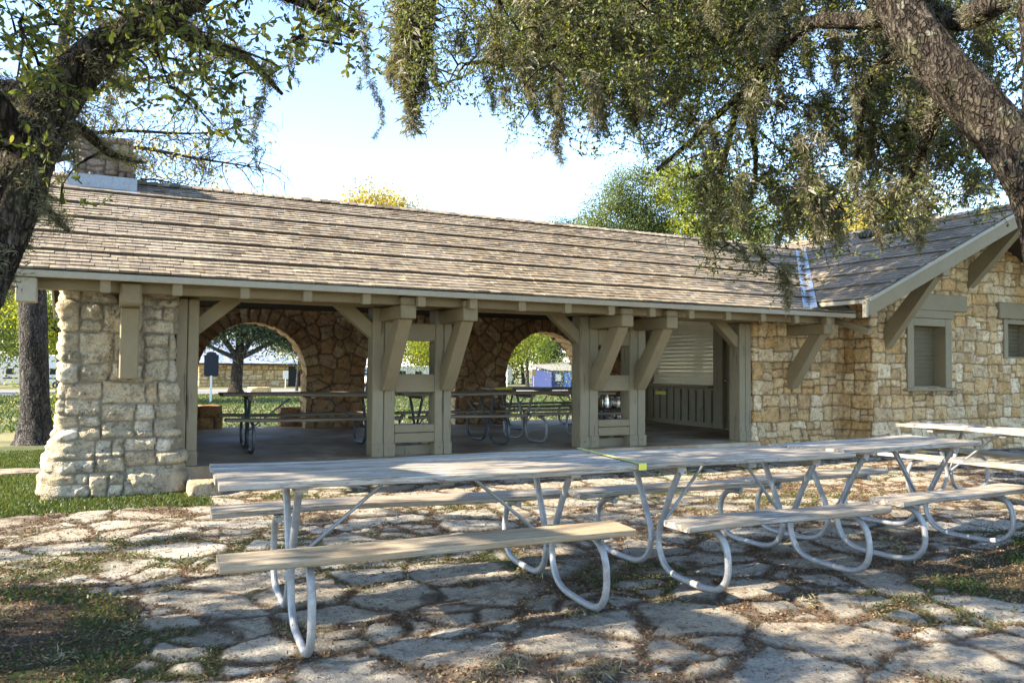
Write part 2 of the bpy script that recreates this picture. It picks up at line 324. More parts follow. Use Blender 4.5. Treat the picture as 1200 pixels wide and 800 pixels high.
RC="262,788,509,13 254,724,491,18 292,816,532,20 322,818,536,18 286,772,506,18 313,746,495,18 365,857,570,14 338,761,521,18 374,850,566,17 406,864,574,18 325,679,484,17 356,765,511,19 378,717,504,17 399,771,526,15 425,823,567,19 413,743,529,18 432,797,543,21 470,834,565,16 456,768,544,17 438,733,528,13 496,858,582,22 518,814,581,16 509,829,588,21 423,700,507,16 513,828,588,17 432,677,511,14 490,730,524,16 464,702,509,18 515,791,560,18 440,628,492,12 433,635,490,13 485,696,510,15 598,808,579,18 581,783,577,16 569,761,562,18 454,625,484,12 470,609,474,15 584,755,560,18 567,730,550,15 654,794,601,21 568,680,535,15 517,649,517,18 518,597,491,13 602,694,542,17 657,774,586,16 541,622,506,14 561,607,502,12 586,664,534,17 574,620,498,16 683,740,588,18 629,668,535,14 634,659,527,16 712,734,584,18 607,613,521,14 632,648,529,13 576,588,486,14 644,633,536,19 700,684,548,16 750,718,589,22 603,589,500,15 665,600,525,15 751,688,566,17 666,609,532,19 731,635,543,19 791,696,587,19 723,612,528,16 748,611,548,15 712,596,519,18 809,628,548,15 733,578,530,13 679,550,508,18 684,512,497,12 677,504,476,17 792,609,554,15 814,595,545,16 828,595,538,14 804,576,533,18 714,500,488,15 909,641,592,19 934,656,591,23 859,576,547,14 851,561,541,19 807,520,505,14 869,564,551,14 772,496,504,17 780,467,490,14 944,575,569,20 306,946,561,22 316,916,541,22 278,820,509,17 293,760,482,17 308,720,476,14 379,851,541,20 306,711,458,14 403,846,543,21 375,799,521,14 427,865,538,18 352,693,469,12 458,884,569,20 378,735,480,12 393,722,495,17 386,712,486,16 475,842,557,21 392,672,468,15 448,748,503,16 410,690,490,18 407,647,461,15 463,744,519,20 401,667,478,16 439,683,474,16 487,732,518,19 475,731,500,20 488,691,504,14 465,675,486,15 471,673,483,17 504,718,510,14 589,810,564,17 523,725,517,18 451,619,457,17 511,662,489,18 523,677,505,16 606,790,565,16 596,734,532,14 557,683,506,13 551,693,508,15 642,753,543,21 577,690,515,19 624,724,526,14 569,628,485,18 619,669,516,14 568,621,481,18 566,584,463,13 570,590,483,18 608,631,501,13 663,682,523,15 679,671,525,19 630,641,497,16 637,650,514,18 656,626,497,13 584,557,454,14 599,569,471,15 621,578,482,15 805,719,575,18 760,682,544,21 630,558,464,16 631,561,478,16 654,574,482,15 788,653,539,22 678,568,494,13 793,662,537,15 752,601,505,17 777,623,525,16 728,576,493,16 674,517,476,12 808,603,519,19 880,644,552,19 685,506,473,16 882,629,558,15 820,565,513,15 773,527,494,18 840,582,523,14 881,574,523,18 857,577,533,14 853,580,528,20 809,520,483,16 764,487,482,12 916,576,538,17 788,473,474,16 841,524,501,16 305,911,503,21 253,721,442,14 302,806,480,18 364,864,521,20 318,720,448,17 382,826,493,20 350,760,460,17 364,739,476,16 358,761,474,17 394,821,492,19 362,698,442,17 420,805,509,16 407,800,483,17 478,881,547,16 427,761,474,14 456,837,516,22 370,655,428,17 439,736,469,14 472,807,511,15 454,782,487,20 414,685,453,12 405,651,453,14 428,705,462,14 531,809,512,22 512,799,525,17 451,706,469,14 536,762,511,15 510,720,488,14 547,790,523,15 549,753,494,18 535,745,509,21 499,696,477,13 600,777,523,19 610,800,520,20 462,609,435,13 578,711,488,18 516,635,452,18 653,786,524,21 594,678,479,14 543,617,462,16 547,625,465,17 668,737,519,21 695,778,544,22 684,755,535,17 673,706,504,19 672,718,519,19 732,755,551,19 737,755,552,22 650,638,475,14 589,590,461,16 589,550,435,12 772,737,535,20 758,708,529,15 624,532,432,13 772,683,509,16 669,552,467,17 821,689,540,21 748,613,486,15 799,634,503,20 833,676,539,20 771,603,504,13 715,555,473,13 825,623,508,21 731,561,477,18 720,517,459,15 871,622,525,20 757,522,453,14 796,556,488,18 951,628,534,16 955,630,540,16 903,585,512,16 814,510,462,16 905,573,516,19 892,549,505,20 776,481,458,18 261,716,419,12 268,724,429,12 365,883,482,18 287,715,413,12 338,750,437,18 400,861,478,21 426,889,495,22 388,774,455,19 386,755,460,19 401,750,461,19 387,707,442,14 478,837,505,20 435,743,463,19 387,674,428,14 412,656,414,14 517,814,504,15 503,815,485,21 556,847,522,21 495,760,473,16 434,669,424,18 434,627,420,13 434,626,428,11 576,825,521,20 474,662,437,18 514,706,466,15 477,664,432,18 619,785,496,22 602,799,510,19 532,672,451,18 550,677,448,17 641,801,519,17 493,615,435,14 574,655,441,16 650,761,501,18 591,642,453,13 640,702,472,16 708,757,500,18 604,633,451,19 676,719,483,15 641,647,464,16 616,621,443,13 609,585,435,16 730,624,479,14 693,573,439,18 734,599,452,17 689,574,455,18 739,589,455,17 658,522,431,15 868,686,511,16 896,671,502,22 810,618,479,18 841,641,485,14 910,664,507,20 780,574,459,14 813,559,464,15 896,620,493,17 933,621,513,19 842,537,459,16 937,589,496,14 786,475,427,14 784,480,425,13 320,887,461,16 324,825,442,16 305,733,420,17 353,723,417,13 414,785,445,17 337,674,395,15 432,767,437,14 442,769,432,17 465,800,459,17 425,679,410,18 514,847,476,23 449,683,415,15 525,796,471,22 475,745,429,19 472,682,431,13 494,710,429,19 491,690,432,14 605,817,476,19 457,627,393,15 498,686,421,13 504,635,403,14 551,716,446,19 571,691,433,15 659,788,486,21 614,726,452,18 664,771,485,19 559,609,408,13 560,577,411,13 559,596,407,17 626,625,421,19 709,713,464,17 671,656,444,14 715,682,448,16 754,679,459,20 691,596,431,16 727,620,438,20 725,602,434,13 832,695,490,21 632,536,409,16 703,564,430,16 705,570,435,19 848,686,478,22 866,659,471,18 671,509,400,17 712,534,407,13 683,501,407,12 886,654,479,15 679,504,391,12 935,648,487,16 920,638,471,15 791,549,438,13 846,552,446,18 883,578,447,21 737,496,401,16 990,626,483,17 858,547,447,19 804,492,426,16 422,827,422,18 461,864,460,16 447,780,411,15 455,705,411,19 478,731,415,13 497,711,414,19 457,654,393,18 512,691,409,14 458,624,374,15 550,724,433,17 536,684,407,17 629,780,456,19 546,677,400,14 549,646,395,19 620,736,438,22 570,607,403,13 695,713,452,15 645,644,425,20 743,695,440,16 610,582,395,18 643,601,405,17 714,663,441,21 703,641,433,19 691,606,412,20 636,549,384,13 718,630,421,17 654,546,390,18 691,573,410,16 831,689,467,17 697,546,385,16 825,665,442,18 855,687,470,15 716,536,398,14 741,559,396,16 688,524,394,16 719,534,398,14 759,560,405,15 840,605,434,19 924,635,447,19 776,537,410,13 754,537,407,14 892,607,428,16 786,531,410,12 755,501,394,17 874,557,417,15 763,477,384,12 1022,617,452,21 1006,605,453,23 447,701,376,18 499,725,391,19 532,712,388,15 470,637,358,18 550,721,409,14 540,682,387,13 652,791,427,21 574,697,396,17 535,612,376,17 532,626,374,12 611,668,390,18 535,587,368,12 669,703,417,14 718,725,426,21 714,713,405,14 735,703,418,16 606,575,358,16 612,561,357,13 768,692,410,17 802,707,420,20 784,695,419,22 767,669,409,16 716,595,388,16 746,624,396,18 723,610,388,14 672,542,364,12 782,627,415,14 714,579,388,13 813,610,406,15 736,552,390,16 804,623,406,17 873,640,424,21 829,591,413,13 869,635,414,16 816,578,396,20 726,503,361,15 769,540,380,14 911,609,416,15 727,492,367,12 851,559,406,16 911,591,418,15 804,515,375,13 822,492,387,17 947,588,429,22 912,546,398,18 571,777,379,17 479,618,334,15 498,596,345,17 614,723,381,20 663,777,404,18 532,587,341,13 645,721,377,21 586,606,349,15 705,693,377,20 646,662,374,17 719,694,381,20 668,641,376,20 718,693,393,18 748,684,381,18 701,653,369,15 606,566,352,15 773,666,387,18 809,705,393,15 751,635,375,15 801,662,396,21 832,676,392,17 738,581,360,14 805,645,393,18 852,636,383,18 778,588,375,14 902,655,410,18 838,607,387,21 921,669,413,23 743,526,362,16 843,588,376,18 813,568,383,19 810,546,370,14 919,625,386,16 859,558,382,19 787,513,346,13 1001,620,413,16 871,539,376,16 563,694,350,15 650,781,366,17 535,619,336,15 580,675,353,13 684,749,366,21 549,602,323,16 691,779,372,22 634,674,349,18 624,642,351,16 731,744,374,17 668,685,355,21 626,599,328,18 752,704,373,16 718,651,342,19 616,568,316,13 780,667,355,16 741,651,355,18 632,534,324,11 677,559,331,12 827,644,354,20 740,594,354,20 860,643,364,16 778,596,357,14 735,550,340,13 859,633,373,18 688,506,314,17 745,538,329,15 840,597,346,14 928,647,365,20 860,570,356,19 962,636,379,21 731,493,315,12 750,480,318,12 881,563,360,17 956,574,374,19 971,591,377,22 618,786,332,20 629,760,328,21 665,767,337,22 536,624,315,18 681,768,344,15 615,697,335,16 647,732,338,15 630,678,317,18 581,609,303,17 662,697,337,16 753,753,358,20 568,572,303,14 652,645,329,17 705,676,335,18 652,625,310,18 667,643,332,14 775,694,353,15 612,562,308,12 657,584,301,16 800,658,351,15 850,704,355,16 661,520,292,14 669,544,308,18 799,629,324,14 677,518,312,15 807,610,330,16 802,614,329,16 722,534,303,18 929,652,350,23 889,586,330,14 873,587,341,15 755,474,305,17 613,703,302,15 635,745,323,18 558,614,294,13 591,640,301,15 573,618,288,19 624,663,307,15 699,698,309,19 750,732,333,17 604,566,285,15 755,696,311,15 631,563,274,14 688,608,288,15 674,566,294,19 746,602,303,18 774,628,301,18 746,577,289,17 583,690,277,15 671,789,295,20 628,681,269,19 669,749,283,19 694,728,277,16 758,747,300,19 686,652,288,16 600,699,264,13 728,721,257,19 361,915,641,22 592,656,558,22 215,679,574,22 226,676,498,22 924,522,675,22 416,565,523,22 573,648,568,22 437,601,542,22 290,782,546,22 781,471,512,22 304,796,561,22 236,727,531,22 763,697,605,22 914,605,739,22 612,696,599,22 953,557,723,22 956,621,686,22 1035,568,597,22 912,515,663,22 676,639,635,22 433,919,746,22 307,903,624,22 655,553,531,22 1053,594,663,22 784,517,543,22 536,720,629,22 531,624,620,22 273,646,472,22 442,915,665,22 279,882,624,22 397,631,551,22 1027,591,685,22 500,740,640,22 610,603,619,22 374,869,578,22 306,915,609,22 514,770,615,22 881,646,625,22 557,706,670,22 415,631,607,22 454,922,677,22 588,510,498,22 728,502,627,22 571,574,578,22 673,480,594,22 248,707,595,22 807,634,616,22 493,553,570,22 909,680,619,22 573,647,559,22 228,697,589,22 961,624,614,22 727,701,649,22 390,594,471,22 983,562,618,22 655,602,559,22 469,739,624,22 703,541,609,22 426,863,587,22 775,585,555,22 561,647,608,22 401,785,672,22 933,539,672,22 610,480,571,22 610,596,528,22 307,666,527,22 393,597,578,22 658,602,655,22 445,717,604,22 965,538,640,22 902,526,585,22 498,842,629,22 499,547,494,22 490,529,484,22 640,700,699,22 519,590,595,22 608,595,577,22 486,590,564,22 775,685,637,22 894,543,567,22 975,660,735,22 704,513,548,22 953,540,703,22 392,599,547,22 730,435,550,22 531,625,575,22 682,525,612,22 445,733,554,22 532,603,521,22 565,764,682,22 619,679,554,22 908,646,751,22 716,420,484,22 315,708,620,22 381,708,541,22 344,673,575,22 735,433,515,22 588,659,637,22 688,693,706,22 426,820,640,22 810,558,643,22 264,762,622,22 393,580,543,22 565,611,571,22 930,687,645,22 591,529,552,22 576,532,547,22 955,542,676,22 824,625,648,22 725,411,492,22 256,722,498,22 401,868,685,22 531,595,588,22 339,693,556,22 677,780,734,22 386,723,573,22 359,715,564,22 1047,604,624,22 759,619,569,22 321,687,590,22 279,833,633,22 603,781,732,22 730,413,500,22 467,592,528,22 758,574,625,22 309,687,554,22 816,694,690,22 275,640,497,22 337,657,587,22 595,488,567,22"
LC="-66,614,377,13 -42,460,314,9 -41,562,357,10 -16,484,332,10 -14,580,368,10 5,680,414,14 10,440,322,11 17,488,336,9 39,628,404,11 47,529,360,11 70,600,400,11 68,540,368,13 81,518,370,11 109,555,391,11 91,410,319,11 112,465,353,9 108,398,321,9 -44,468,311,8 -48,629,365,14 -40,585,356,14 -21,583,356,14 -17,553,338,13 0,513,328,13 10,561,346,11 28,551,352,12 29,466,321,8 44,551,349,14 52,473,325,11 98,474,332,13 115,433,321,12 -65,649,362,12 -41,487,308,10 -31,541,319,13 -21,570,341,14 -10,605,349,12 5,666,369,13 7,520,322,13 19,471,313,9 44,639,366,12 52,618,373,11 48,429,303,8 82,457,312,10 125,490,340,13 -43,454,278,9 -37,510,300,11 -32,449,278,9 -26,623,343,14 -14,539,308,13 38,436,293,11 63,507,314,10 72,486,310,12 75,427,297,9 -67,686,340,17 17,496,292,11 26,473,292,10 54,536,315,14 63,529,307,11 48,469,273,12 -32,487,255,12 -61,654,275,13 -29,586,255,10 -31,597,243,11 -28,560,412,14 17,625,472,14 132,597,488,14 91,413,355,14 6,595,453,14 31,464,382,14 48,478,405,14 -7,537,417,14 -74,697,423,14 -71,534,381,14 32,671,428,14 -12,544,404,14 118,446,409,14 -1,625,405,14 36,574,416,14 -84,583,416,14 47,674,457,14 161,579,483,14 -93,707,489,14 29,557,452,14 155,605,450,14 19,467,387,14 81,589,455,14 163,622,435,14 34,684,450,14 64,549,402,14 12,436,328,14 -54,621,452,14 -74,608,425,14 85,424,356,14 156,573,422,14 50,499,388,14 112,471,412,14 99,428,363,14 34,553,381,14 100,554,421,14 -70,528,350,14 112,502,386,14 -48,570,384,14 38,681,444,14 6,675,487,14 87,514,421,14 -29,516,400,14 14,440,376,14 -48,603,417,14 63,589,439,14 -13,629,402,14 90,446,389,14 -49,483,375,14 7,626,412,14 -61,483,381,14 -3,555,411,14 150,622,462,14 92,407,339,14 155,624,477,14 -34,645,443,14 -33,538,389,14 114,570,462,14 -2,643,483,14 44,603,468,14"
RFC="918,924,546,26 773,1013,703,26 758,1050,594,26 1141,943,564,26 676,1160,688,26 884,1059,557,26 704,1030,685,26 893,972,623,26 1182,950,663,26 533,966,524,26 542,1086,678,26 623,1214,617,26 720,960,609,26 569,1144,722,26 512,1102,583,26 1074,980,602,26 886,968,719,26 1133,943,485,26 567,964,587,26 730,1071,683,26 793,981,600,26 905,1011,702,26 794,1039,552,26 658,1088,565,26 723,1125,714,26 722,1169,530,26 888,983,729,26 803,928,585,26 698,945,639,26 584,1134,704,26 799,975,513,26 617,1145,604,26 508,1078,661,26 843,1116,761,26 522,954,643,26 903,1021,588,26 1157,928,649,26 577,1045,622,26 1011,981,498,26 671,931,599,26 575,999,633,26 996,1000,728,26 786,1007,511,26 650,1166,695,26 1107,963,719,26 846,1046,728,26 1009,978,628,26 598,1061,518,26 746,1049,540,26 607,1223,651,26 626,1227,561,26 497,1028,564,26 623,1077,548,26 799,1146,604,26 619,959,656,26 728,928,551,26 1002,1013,504,26 553,957,490,26 1020,993,551,26 554,1192,640,26 736,1166,623,26 1079,922,522,26 745,1156,579,26 832,1134,554,26 721,1117,700,26 610,1007,675,26 634,1141,634,26 674,1023,689,26 721,1121,650,26 751,933,619,26 984,983,523,26 824,1001,709,26 949,1076,521,26 841,1063,657,26 823,950,486,26 1074,985,572,26 877,1065,658,26 554,981,479,26 808,984,598,26 699,936,669,26 588,1044,531,26 918,1047,677,26 769,1089,556,26 517,1073,639,26 778,1130,699,26 737,1002,508,26 1103,949,567,26 943,1015,723,26 1097,926,603,26 617,1070,498,26 536,951,532,26 1082,948,721,26 1117,949,615,26 701,1141,681,26 534,1135,678,26 860,965,542,26 910,963,662,26 783,1054,663,26 683,1021,581,26 590,1226,579,26 754,1027,487,26 551,1007,554,26 796,1066,688,26 1044,931,541,26 638,1078,708,26 934,981,668,26 853,972,600,26 792,1010,723,26 564,923,543,26 536,1146,662,26 524,1019,647,26 653,1090,611,26 565,943,573,26 627,1010,675,26 1000,1022,644,26 930,930,477,26 602,937,564,26 752,1008,663,26 690,970,591,26 1160,961,687,26 868,976,656,26 995,985,702,26 568,959,636,26 659,1048,605,26 712,945,650,26 512,1011,625,26 782,1024,610,26 528,1133,569,26 580,1239,770,26 764,968,526,26"
# ------------------------------------------------------------------ masonry
def rect_cells(W, Hh, smin, smax, seed, asp=(.75, 1.9), wp=.022):
    """random guillotine split of a wall into stones -> id grid sampler"""
    r = random.Random(seed); out = []
    def split(x0, x1, y0, y1):
        w = x1-x0; h = y1-y0; m = r.uniform(smin, smax)
        if (w <= m*r.uniform(1, asp[1]) and h <= m): out.append((x0, x1, y0, y1)); return
        if w/h > r.uniform(1.0, 1.7) and w > smin*1.3:
            t = x0+w*r.uniform(.36, .64); split(x0, t, y0, y1); split(t, x1, y0, y1)
        elif h > smin*1.3:
            t = y0+h*r.uniform(.38, .62); split(x0, x1, y0, t); split(x0, x1, t, y1)
        else: out.append((x0, x1, y0, y1))
    y = 0                                # rough courses first
    while y < Hh:
        h = r.uniform(smax*1.0, smax*1.7); x = -.3
        while x < W+.3:
            w = r.uniform(smax*1.2, smax*2.6); split(x, x+w, y, min(y+h, Hh+.3)); x += w
        y += h
    res = .01; nx = int((W+.8)/res); ny = int((Hh+.8)/res); g = np.zeros((ny, nx), np.int32)
    for k, (a, b, c, d) in enumerate(out):
        g[max(0, int(round((c+.3)/res))):max(0, int(round((d+.3)/res))), max(0, int(round((a+.3)/res))):max(0, int(round((b+.3)/res)))] = k
    A = np.array(out)
    def cell(u, v):
        uw = u+wp*fbm(u*4, v*4, seed, 3); vw = v+wp*fbm(u*4+50, v*4, seed+3, 3)
        i = np.clip(((vw+.3)/res).astype(int), 0, ny-1); j = np.clip(((uw+.3)/res).astype(int), 0, nx-1); k = g[i, j]; R = A[k]
        bx = (R[..., 1]-R[..., 0])/2; by = (R[..., 3]-R[..., 2])/2; rr = np.minimum(.030, np.minimum(bx, by)*.6)
        px = np.abs(uw-(R[..., 0]+R[..., 1])/2)-bx+rr; py = np.abs(vw-(R[..., 2]+R[..., 3])/2)-by+rr
        d = rr-np.hypot(np.maximum(px, 0), np.maximum(py, 0))-np.minimum(np.maximum(px, py), 0)
        return d, hsh(k, k*0+3, seed), hsh(k, k*0+9, seed), uw-(R[..., 0]+R[..., 1])/2, vw-(R[..., 2]+R[..., 3])/2
    return cell
def voro_cells(cx, cy, seed):
    def cell(u, v):
        return voro(u+.05*fbm(u*3, v*3, seed, 3), v+.05*fbm(u*3+9, v*3, seed+1, 3), cx, cy, seed, .85)
    return cell
def round_path(P, r=.025, step=.02):
    """polyline in plan -> samples with outward normals (outward = right-hand side when walking), corners rounded"""
    P = [np.array(p, float) for p in P]; pts = [P[0]]
    for i in range(1, len(P)-1):
        a = (P[i-1]-P[i]); a /= np.linalg.norm(a); b = (P[i+1]-P[i]); b /= np.linalg.norm(b)
        for t in np.linspace(0, 1, 5): pts.append((1-t)**2*(P[i]+a*r)+2*t*(1-t)*P[i]+t*t*(P[i]+b*r))
    pts.append(P[-1]); pts = np.array(pts); s = np.r_[0, np.cumsum(np.linalg.norm(np.diff(pts, axis=0), axis=1))]
    n = max(2, int(s[-1]/step)+1); u = np.linspace(0, s[-1], n)
    X = np.interp(u, s, pts[:, 0]); Y = np.interp(u, s, pts[:, 1]); T = np.gradient(np.stack([X, Y], 1), axis=0)
    T[1:-1] = (T[:-2]+T[1:-1]+T[2:])/3
    T /= np.linalg.norm(T, axis=1)[:, None]; N = np.stack([T[:, 1], -T[:, 0]], 1)
    return u, X, Y, N
def masonry(name, path, z0, z1, cell, mat, parent, off, step=.02, hs=.035, gap=.008, flare=None, hole=None, snap=None, top=None, seed=1, rough=.010, special=None):
    u, X, Y, N = round_path(path, step=step); v = np.arange(z0, z1+step*.5, step); U, Vv = np.meshgrid(u, v)
    XX = np.broadcast_to(X, U.shape).copy(); ZZ = Vv.copy(); YY = np.broadcast_to(Y, U.shape).copy()
    if snap is not None: XX, ZZ = snap(XX, ZZ); U2 = U+(XX-X[None, :])
    else: U2 = U
    d, c1, c2, lx, ly = cell(U2, ZZ-z0)
    if special is not None: d, c1, c2, lx, ly = special(XX, ZZ, d, c1, c2, lx, ly)
    n = fbm(U2*14, ZZ*14, seed+5, 4); mk = sstep(gap, gap+.012, d+.006*n)
    e_ = d-gap*.5+.007*n; _, f1, f2, fx, fy = voro(U2+.03*n, ZZ+.02*n, .085, .07, seed+70, .95)
    h = hs*(.35+.7*c2)*(.68*sstep(0, .014, e_)+.32*sstep(0, .06, e_))
    h = h+mk*(rough*1.2*fbm(U2*7, ZZ*7, seed+9, 3)+rough*.9*n+(c1-.5)*.16*lx+(c2-.5)*.18*ly+sstep(.01, .03, e_)*(rough*.9*(f1-.5)+(f2-.5)*.35*fx+(f1-.5)*.35*fy))
    h = h-(1-mk)*.012*(.5+.5*n)
    f = flare(ZZ) if flare is not None else 0
    PX = XX+N[None, :, 0]*(h+f); PY = YY+N[None, :, 1]*(h+f)
    nv, nu = U.shape; idx = np.arange(nv*nu).reshape(nv, nu)
    Fc = np.stack([idx[:-1, :-1], idx[:-1, 1:], idx[1:, 1:], idx[1:, :-1]], -1).reshape(-1, 4)
    keep = np.ones(len(Fc), bool)
    if hole is not None:
        hm = hole(XX, ZZ).ravel(); keep &= ~hm[Fc].all(1)
    if top is not None:
        tm = (ZZ > top(XX)).ravel(); keep &= ~tm[Fc].any(1)
    V = np.stack([PX, PY, ZZ], -1).reshape(-1, 3)
    return mesh(name, V, Fc[keep], mat, parent, off, attrs={'cr': c1, 'mk': mk}, smooth=True)

# ------------------------------------------------------------------ THE SHELTER
BO = (5.3, 12.6, 0)
B = empty('stone_shelter', BO, 0, 'long open sided stone park shelter with weathered shingle roof and olive timber posts', 'building')
def mb(m, name, mat, par=None, smooth=False): return m.build(name, MT[mat], par or B, BO, smooth)
Zp = .236; XC = 10.95
# floor slab
m = MB(); m.box(.62, 9.5, 10.02, 16.3, -.05, Zp, .5, .012); m.box(9.5, 10.93, 10.45, 16.3, -.05, Zp, .5); mb(m, 'floor_slab', 'slab')
# front stone pier of the left end wall
def pflare(z): return .055*sstep(.24, .20, z)+.055*sstep(.47, .43, z)+.045*sstep(.70, .66, z)+.02*sstep(1.0, .9, z)
pc = rect_cells(5.5, 2.6, .19, .42, 24, (.8, 1.7), .055)
def pier_special(XX, ZZ, d, c1, c2, lx, ly): return d, c1, c2, lx, ly
pier = masonry('stone_pier', [(-.45, 12.2), (-.45, 9.95), (.67, 9.95), (.67, 12.2)], -.03, 2.32, pc, MT['pier'], B, BO, .018, .05, .006, pflare, seed=3, rough=.024)
tag(pier, 'grey rough limestone pier with stepped base at the left end')
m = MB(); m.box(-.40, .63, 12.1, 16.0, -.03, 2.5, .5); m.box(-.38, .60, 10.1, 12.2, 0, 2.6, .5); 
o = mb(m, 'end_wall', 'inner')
# rear arcade wall
R = .97; CX = (2.40, 5.46, 8.57); ZS = 1.24
def inarch(X, Z, g=0):
    r = np.zeros(X.shape, bool)
    for c in CX: r |= (((X-c)**2+(Z-ZS)**2 < (R+g)**2) & (Z >= ZS)) | ((np.abs(X-c) < R+g) & (Z < ZS))
    return r
def asnap(X, Z):
    X = X.copy(); Z = Z.copy()
    for c in CX:
        dx = X-c; dz = Z-ZS; r = np.hypot(dx, dz); m = (Z >= ZS) & (r < R) & (r > R-.05)
        X[m] = c+dx[m]*R/r[m]; Z[m] = ZS+dz[m]*R/r[m]
        m = (Z < ZS) & (np.abs(dx) < R) & (np.abs(dx) > R-.05); X[m] = c+np.sign(dx[m])*R
    return X, Z
def vous(X, Z, d, c1, c2, lx, ly):
    for q, c in enumerate(CX):
        dx = X-c; dz = Z-ZS; r = np.hypot(dx, dz); a = np.arctan2(dz, dx); w = .165
        a2 = a+.03*fbm(r*6, a*4, q); k = np.floor(a2/w); fr = a2/w-k
        ro = R+.26+.05*hsh(k, k*0, q+5); mm = (Z > ZS-.05) & (r < ro+.0) & (r > R-.06)
        dd = np.minimum(np.minimum(fr, 1-fr)*w*r, ro-r)
        d = np.where(mm, dd, d); c1 = np.where(mm, hsh(k, k*0+1, q), c1); c2 = np.where(mm, hsh(k, k*0+2, q), c2)
        lx = np.where(mm, 0, lx); ly = np.where(mm, 0, ly)
        m2 = (~mm) & (r < ro+.03) & (Z > ZS-.05); d = np.where(m2, np.minimum(d, r-ro), d)
    return d, c1, c2, lx, ly
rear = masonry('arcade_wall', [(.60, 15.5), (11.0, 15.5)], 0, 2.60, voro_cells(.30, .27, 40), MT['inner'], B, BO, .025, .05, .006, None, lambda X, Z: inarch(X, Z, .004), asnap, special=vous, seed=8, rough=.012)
masonry('arcade_wall', [(11.0, 15.98), (.60, 15.98)], 0, 2.60, voro_cells(.36, .3, 41), MT['lime'], B, BO, .05, .04, .006, None, lambda X, Z: inarch(X, Z, .01), asnap, seed=9)
# arch reveals (intrados)
for q, c in enumerate(CX):
    sa = np.r_[np.linspace(-1.24, 0, 40), np.linspace(0.03, PI*R-.03, 90), np.linspace(PI*R, PI*R+1.24, 40)]
    yy = np.linspace(15.47, 16.0, 18); A_, Y_ = np.meshgrid(sa, yy)
    th = np.clip(A_, 0, PI*R)/R; zx = np.where(A_ < 0, -A_, np.where(A_ > PI*R, A_-PI*R, 0))
    w = .2; k = np.floor(A_/w+.3*np.sin(Y_*9)); fr = A_/w+.3*np.sin(Y_*9)-k; d = np.minimum(fr, 1-fr)*w
    n = fbm(A_*9, Y_*9, q+60, 4); mk = sstep(.008, .02, d); hh = .03*sstep(0, .05, d)*(.4+hsh(k, k*0, q))+.014*n-.028
    rr = R-hh
    X_ = c+np.cos(th)*rr; Z_ = ZS+np.sin(th)*rr-zx
    nv, nu = A_.shape; idx = np.arange(nv*nu).reshape(nv, nu); Fc = np.stack([idx[:-1, :-1], idx[:-1, 1:], idx[1:, 1:], idx[1:, :-1]], -1).reshape(-1, 4)
    mesh('arch_reveal', np.stack([X_, Y_, Z_], -1).reshape(-1, 3), Fc, MT['lime'], B, BO, attrs={'cr': hsh(k, k*0+4, q), 'mk': mk}, smooth=True)
# wall plate over arcade
m = MB(); m.box(.3, 11.0, 15.42, 15.62, 2.47, 2.66, .5, .01); mb(m, 'wall_plate', 'dark_timber')
# right hand stone walls: main wall, return, gable wall
XW = 11.70; YG = 9.60; XR = 14.3; ZE = 2.51; XE = 10.2; SL = .451
def wing_z(x): return ZE+SL*(np.minimum(x, 2*XR-x)-XE)
u_off = 0
W1 = (12.55, 13.68, 1.11, 2.36); W2 = (15.28, 16.2, 1.67, 2.42)
def whole(X, Z):
    r = np.zeros(X.shape, bool)
    for a, b, c, d in (W1, W2): r |= (X > a) & (X < b) & (Z > c) & (Z < d)
    return r
def wflare(z): return .10*sstep(.55, .0, z)+.02*(z < .25)
wall = masonry('front_wall', [(9.60, 10.50), (9.60, 10.22), (XW, 10.22), (XW, YG), (17.2, YG), (17.2, 12)], -.05, 4.3, rect_cells(14, 4.6, .17, .38, 77, (.7, 1.7), .036), MT['lime'], B, BO, .018, .045, .004, wflare, whole,
    top=lambda X: np.where(X < XW-.02, 2.62, wing_z(X)-.08), seed=12, rough=.018)
# window and vent
def window(x0, x1, z0, z1, name, nsl, framew):
    w = MB(); y = YG
    for a, b in ((x0, x0+framew), (x1-framew, x1)): w.box(a-(.03 if a == x0 else 0), b+(.03 if b == x1 else 0), y-.06, y+.30, z0, z1, .4, .006)
    w.box(x0+framew, x1-framew, y-.058, y+.30, z1-framew, z1, .4, .006)
    w.box(x0+framew, x1-framew, y+.05, y+.30, z0, z0+.04, .4)
    f = mb(w, name, 'olive')
    s = MB(); n = nsl; zz0 = z0+.045; H_ = (z1-framew-zz0)/n
    for k in range(n):
        zc = zz0+H_*(k+.5); s.beam((x0+framew+.005, y+.20, zc), (x1-framew-.005, y+.20, zc), .018, H_*1.10, None, .003, (0, -.75 if n < 14 else -.5, 1))
    s.box(x0+framew, x1-framew, y+.26, y+.29, z0, z1-framew, .9)
    mb(s, 'shutter' if n > 13 else 'louvre', 'olive_d', f)
    return f
window(12.55, 13.68, 1.11, 2.36, 'window', 14, .14); window(15.28, 16.2, 1.67, 2.42, 'window', 8, .09)
m = MB(); m.box(12.70, 14.12, YG-.09, YG+.25, 2.50, 2.80, .3, .012); mb(m, 'lintel', 'olive')
m = MB(); m.box(12.50, 13.75, YG-.082, YG+.25, 2.362, 2.50, .5, .006); mb(m, 'window_head', 'olive')
m = MB(); m.box(15.08, 16.6, YG-.09, YG+.25, 2.43, 2.74, .3, .012); mb(m, 'lintel', 'olive')
m = MB(); m.box(12.42, 13.86, YG-.13, YG+.2, 1.065, 1.105, .3, .006)
for x in (12.6, 13.15, 13.68): m.box(x, x+.06, YG-.09, YG+.03, .97, 1.064, .3, .006)
mb(m, 'window_sill', 'olive')
